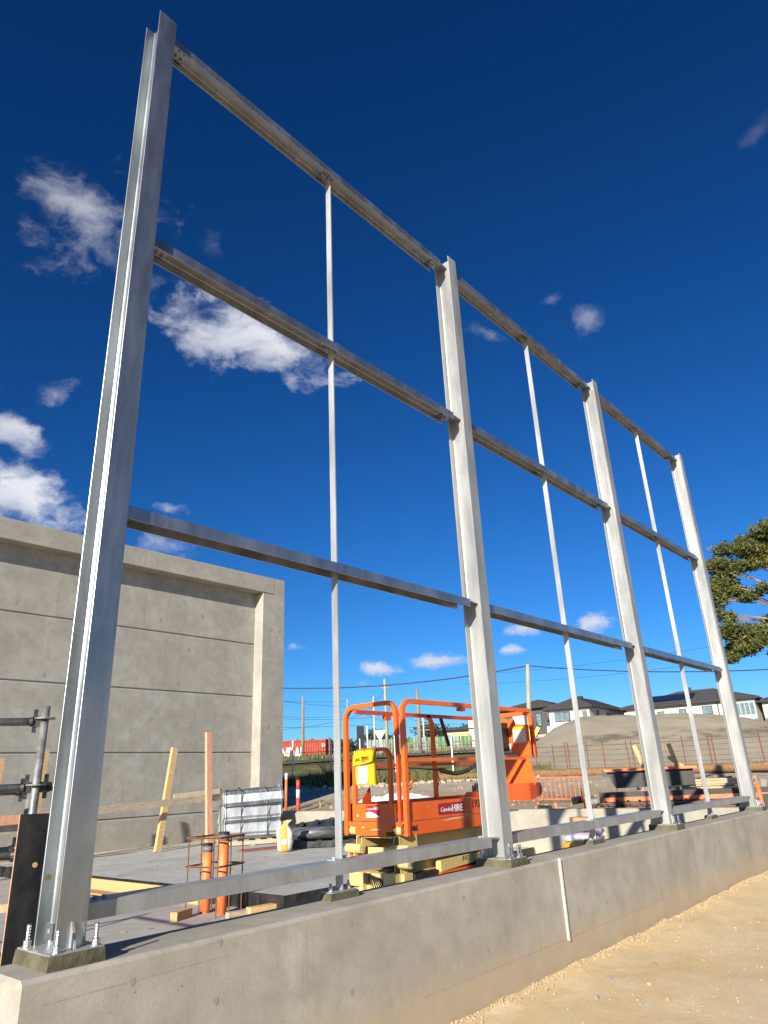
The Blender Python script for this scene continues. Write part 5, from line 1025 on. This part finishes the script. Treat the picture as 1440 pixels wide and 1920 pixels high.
cl = thing('yellow_excavator_toy', 'small yellow machine parked at the left foot of the mound', 'machine', (37.3, 19.4, gz(37.3, 19.4)+1.0), radians(-65)); cl.name = 'yellow_machine'
MB().prism([(-.5, 0), (.4, 0), (.5, .35), (.2, .75), (-.4, .7)], (0, 0, 0), (1,0,0), (0,0,1), (0, .6, 0)).build('machine_body', MT['warn'], cl); MB().beam((.5, .3, .3), (.8, .3, .75), .16, .2).build('boom', MT['warn'], cl); MB().box((-.6, -.1, -1.2), (.6, .7, -.02)).build('track', MT['dark'], cl)
ps = thing('warning_board', 'white and pink notice board on the tall greenish pole', 'sign', (44.9, 24.3, gz(44.9, 24.3))); hp = 4.65-gz(44.9, 24.3); MB().obox((0, 0, hp-.5), (.8, .05, 1.0), (0, 0, radians(-62))).build('board', MT['decal_white'], ps); MB().obox((-.03, -.03, hp-.1), (.8, .03, .22), (0, 0, radians(-62))).build('header', MT['bagp'], ps); MB().tube([(.05, .05, 0), (.05, .05, hp-.9)], .05, 6).build('sign_post', MT['conc_pole'], ps)

# ------------------------------------------------------------------ trees
def leafmat(name, c1, c2, c3):
    m, t, b = newmat(name); v = coords(t, 'World'); a = noi(t, v, .55, 4, .6); f = noi(t, v, 4.5, 3, .6)
    c = mixc(t, maprange(t, a, .35, .65), c1, c2); c = mixc(t, maprange(t, f, .5, .75, 0, .6), c, c3); setc(t, b, c); b.inputs['Roughness'].default_value = .55; b.inputs['Specular IOR Level'].default_value = .35
    b.inputs['Transmission Weight'].default_value = 0; return m
MT['leaf'] = leafmat('gum_leaves', (.055, .075, .018), (.12, .125, .032), (.19, .165, .05)); MT['leaf_far'] = leafmat('far_leaves', (.030, .045, .020), (.055, .07, .03), (.08, .085, .035)); MT['bark'] = simple('bark', (.20, .14, .09), (.34, .25, .17), .9, 0, 3, .4, 20, (1, 1, .3))
def leaves(mb, c, rx, ry, rz, n, s_, R, hollow=.35):
    for _ in range(n):
        while True:
            p = Vector((R.uniform(-1, 1), R.uniform(-1, 1), R.uniform(-1, 1))); l_ = p.length
            if hollow < l_ < 1: break
        p *= 1+.55*R.random()**4
        q = Vector((c[0]+p.x*rx, c[1]+p.y*ry, c[2]+p.z*rz*(1 if p.z > 0 else .75)))
        d = Vector((R.gauss(0, 1), R.gauss(0, 1), R.gauss(0, .8)-.3)).normalized(); e = d.cross(Vector((R.gauss(0, 1), R.gauss(0, 1), R.gauss(0, 1)))).normalized(); k = s_*(.6+.8*R.random())
        mb.add([q-d*k-e*k*.15, q-e*k*.34, q+d*k, q+e*k*.34], [(0,1,2,3)])
gt = thing('gum_tree', 'big olive-green gum tree at the right edge behind the farthest column', 'tree', (58.2, 3.2, gz(58.2, 3.2)))
TB = Vector((58.2, 3.2, gz(58.2, 3.2)))
def tp(px, py):
    px -= 6
    return Vector((56.31, 12.03, 13.95))+(px-1335)*Vector((.0102, -.0458, -.0036))+(py-1100)*Vector((-.0018, .0067, -.0416))
R_ = random.Random(21); mb = MB(); limbs = MB(); trunk_top = Vector((58.0, 4.0, 10.5))
limbs.tube([Vector((0, 0, -.3)), Vector((.1, .3, 3.5)), trunk_top-TB], [.55, .42, .32], 9)
pads = [(1372, 1068, 1.5, .8), (1392, 1044, 1.5, .85), (1414, 1024, 1.6, .9), (1436, 1004, 1.7, 1.0), (1362, 1100, 1.35, .8), (1352, 1124, 1.0, .8), (1378, 1112, 1.1, .6), (1412, 1062, 1.4, .8), (1440, 1046, 1.6, .9), (1350, 1150, .7, .55), (1366, 1166, .65, .5), (1398, 1190, 1.1, .6),
        (1376, 1196, 1.2, .75), (1400, 1210, 1.5, .8), (1372, 1222, 1.2, .7), (1366, 1236, .8, .45), (1424, 1198, 1.1, .65), (1440, 1232, 1.0, .6), (1438, 1120, 1.1, .6), (1428, 1170, .9, .5), (1404, 1128, .8, .4), (1445, 1180, 1.2, .7),
        (1470, 985, 2.2, 1.2), (1490, 1040, 2.2, 1.2), (1500, 1100, 2.2, 1.1), (1530, 1010, 2.6, 1.4), (1480, 1160, 1.8, 1.0), (1490, 1220, 2.0, 1.0), (1560, 1080, 2.6, 1.4), (1570, 1170, 2.4, 1.2), (1600, 1020, 2.4, 1.3), (1640, 1110, 2.6, 1.4)]
for k, (px, py, rx, rz_) in enumerate(pads):
    c = tp(px, py)+Vector((R_.uniform(-1.2, 1.2), 0, 0)); n = int(1500*rx*rx*rz_/1.2)
    for q in range(6):
        o_ = Vector((R_.uniform(-.6, .6)*rx, R_.uniform(-.75, .75)*rx, R_.uniform(-.6, .6)*rz_)); leaves(mb, c+o_-TB, rx*.6, rx*.6, rz_*.7, n//6+60, .165, R_, .1)
    m1 = trunk_top.lerp(c, .45)+Vector((R_.uniform(-.5, .5), R_.uniform(-.5, .5), R_.uniform(-.8, .3))); limbs.tube([trunk_top-TB-Vector((0, 0, R_.uniform(0, 3))), m1-TB, c-TB], [.13, .07, .02], 6)
    for q in range(6):
        e = c+Vector((R_.uniform(-1, 1)*rx, R_.uniform(-1, 1)*rx, R_.uniform(-.8, .8)*rz_)); limbs.tube([m1.lerp(c, R_.uniform(.1, .9))-TB, (c+e)/2-TB+Vector((0, 0, -.15)), e-TB], [.028, .018, .008], 4, False)
mb.build('crown', MT['leaf'], gt, False, None, False); limbs.build('trunk', MT['bark'], gt, True)
def far_tree(x, y, ztop, w, lab, seed, mat='leaf_far'):
    R = random.Random(seed); g_ = gz(x, y)-.3; t = thing('background_tree', lab, 'tree', (x, y, g_), 0, 'trees along the far skyline'); h = ztop-g_; m_ = MB(); tr = MB()
    tr.tube([(0, 0, 0), (R.uniform(-.3, .3), R.uniform(-.3, .3), h*.6)], [.28, .12], 6)
    for k in range(11):
        a = R.uniform(0, 2*pi); rr = R.uniform(.1, .75)*w; c = (cos(a)*rr, sin(a)*rr, h*R.uniform(.42, .86)); s_ = R.uniform(.28, .5)*w; leaves(m_, c, s_, s_, s_*.62, 150, .30, R, .2); tr.tube([(0, 0, h*.35), c], [.1, .04], 4)
    m_.build('crown', MT[mat], t, False, None, False); tr.build('trunk', MT['bark'], t)
far = [(103, 104, 8.6, 3.2, 'low dark tree just right of the red container'), (99.5, 95, 8.4, 2.6, 'dark round tree under the distant pale pole'), (92, 81.5, 8.8, 3.2, 'spreading dark tree behind the give-way sign'), (100, 84, 7.8, 3.0, 'small dark tree left of the give-way sign'),
       (97, 72, 9.8, 3.8, 'dark tree rising behind the green fence'), (104, 71, 9.2, 3.6, 'second dark tree behind the green fence'), (98, 64.5, 9.4, 3.4, 'dark tree seen right of the brown pole'), (92, 56.5, 9.8, 3.3, 'tallest dark tree left of the second column'), (96, 54.5, 9.0, 3.6, 'broad dark tree beside the half-built house')]
for k, (x, y, zt, w_, lab) in enumerate(far): far_tree(x, y, zt, w_, lab, 40+k)
# a continuous belt of scrub far off
mb = MB(); R_ = random.Random(77)
for k in range(170):
    a = radians(R_.uniform(15, 62)); D = R_.uniform(150, 230); x, y = CAM.x+D*sin(a), CAM.y+D*cos(a); r = R_.uniform(2.0, 4.2); leaves(mb, (x, y, gz(x, y)+r*.45), r*1.4, r*1.4, r*.75, 42, .75, R_, .2)
struct(mb.build('far_scrub', MT['leaf_far'], None, False, None, False), 'stuff')

# ------------------------------------------------------------------ grass and weeds, pebbles
MT['grass'] = leafmat('long_grass', (.075, .095, .022), (.15, .15, .045), (.30, .24, .10)); MT['drygrass'] = leafmat('dry_weed', (.16, .11, .06), (.24, .17, .09), (.30, .22, .12))
def grass(name, poly, n, h0, h1, seed, mat='grass', w0=.012):
    R = random.Random(seed); mb = MB(); (ax, ay), (bx, by), (cx, cy), (dx, dy) = poly
    for k in range(n):
        u, v = R.random(), R.random(); x = (ax*(1-u)+bx*u)*(1-v)+(dx*(1-u)+cx*u)*v; y = (ay*(1-u)+by*u)*(1-v)+(dy*(1-u)+cy*u)*v
        dn = mnoise.noise(Vector((x*.55, y*.55, seed)))
        if dn < R.uniform(-.5, .25): continue
        h = (h0+(h1-h0)*R.random())*(.7+.9*max(0, dn)); a = R.uniform(0, 2*pi); lx, ly = cos(a)*h*.35*R.random(), sin(a)*h*.35*R.random(); w_ = w0*(1+R.random()); z = gz(x, y)-.03; px_, py_ = -sin(a+1)*w_, cos(a+1)*w_
        mb.add([(x-px_, y-py_, z), (x+px_, y+py_, z), (x+lx*.4+px_*.7, y+ly*.4+py_*.7, z+h*.6), (x+lx, y+ly, z+h)], [(0,1,2), (0,2,3)])
    return struct(mb.build(name, MT[mat], None, False, None, False), 'stuff')
grass('long_grass', [(14.5, 19.6), (19.8, 13.6), (23.5, 16.5), (17.5, 22.5)], 15000, .18, .5, 1)
grass('long_grass', [(18.5, 13.6), (24.0, 10.6), (29, 13.5), (23.5, 17.5)], 9000, .12, .4, 2)
grass('long_grass', [(30, 47), (42, 35), (52, 46), (42, 58)], 9000, .2, .6, 3, 'grass', .03)
grass('long_grass', [(40, 34), (54, 25), (62, 33), (50, 44)], 8000, .2, .6, 4, 'drygrass', .03)
sh = thing('dry_shrub', 'bare dry weed bush by the chain-link fence', 'bush', (19.0, 17.9, gz(19.0, 17.9))); mb = MB(); R_ = random.Random(8)
for k in range(46): a = R_.uniform(0, 2*pi); l_ = R_.uniform(.5, 1.15); mb.tube([(0, 0, 0), (cos(a)*.2*l_, sin(a)*.2*l_, .5*l_), (cos(a)*.5*l_, sin(a)*.5*l_, l_*.85)], [.012, .008, .003], 4, False)
mb.build('stems', MT['drygrass'], sh)
# scuffs of loose pale soil
# foreground pebbles and crumbs against the plinth
R_ = random.Random(91); MT['crumb'] = simple('sand_crumb', (.36, .26, .145), (.47, .355, .21), .95, 0, 20, .3, 60, kind='World'); MT['greystone'] = simple('grey_stone', (.20, .19, .17), (.36, .33, .29), .9, 0, 20, kind='World')
mb = MB(); m2 = MB()
def gnd(x, y):
    n1 = mnoise.noise(Vector((x*.9, y*.9, 3.1))); n2 = mnoise.noise(Vector((x*4, y*4, 7.7))); return terr_h(x, y)+n1*.012+n2*.006+(.022*max(0, 1-abs(y+.05)/.45)*(1+n2) if y > -.5 else 0)
for k in range(4200):
    x = R_.uniform(1.4, 11.2); y = PF-.006-abs(R_.gauss(0, .05))*(.4+1.6*max(0, .5+mnoise.noise(Vector((x*2.2, 0, 1))))); r = .0025+.010*R_.random()**4; mb.ball((x, y, gnd(x, y)+r*.25), r, 0, .6)
for k in range(3000):
    x = R_.uniform(1.2, 12); y = PF-R_.random()**1.3*2.6; r = .002+.009*R_.random()**5
    if mnoise.noise(Vector((x*1.3, y*1.3, 5))) > R_.uniform(-.6, .3): mb.ball((x, y, gnd(x, y)+r*.2), r, 0, .6)
for k in range(110):
    x = R_.uniform(1.6, 11); y = PF-.05-R_.random()*2.2; r = .008+.018*R_.random()**2; (m2 if k % 3 == 0 else mb).ball((x, y, gnd(x, y)+r*.3), r, 1, .5, 0, (1.3, 1, .7))
struct(mb.build('sand_crumbs', MT['crumb']), 'stuff'); struct(m2.build('grey_pebbles', MT['greystone']), 'stuff')
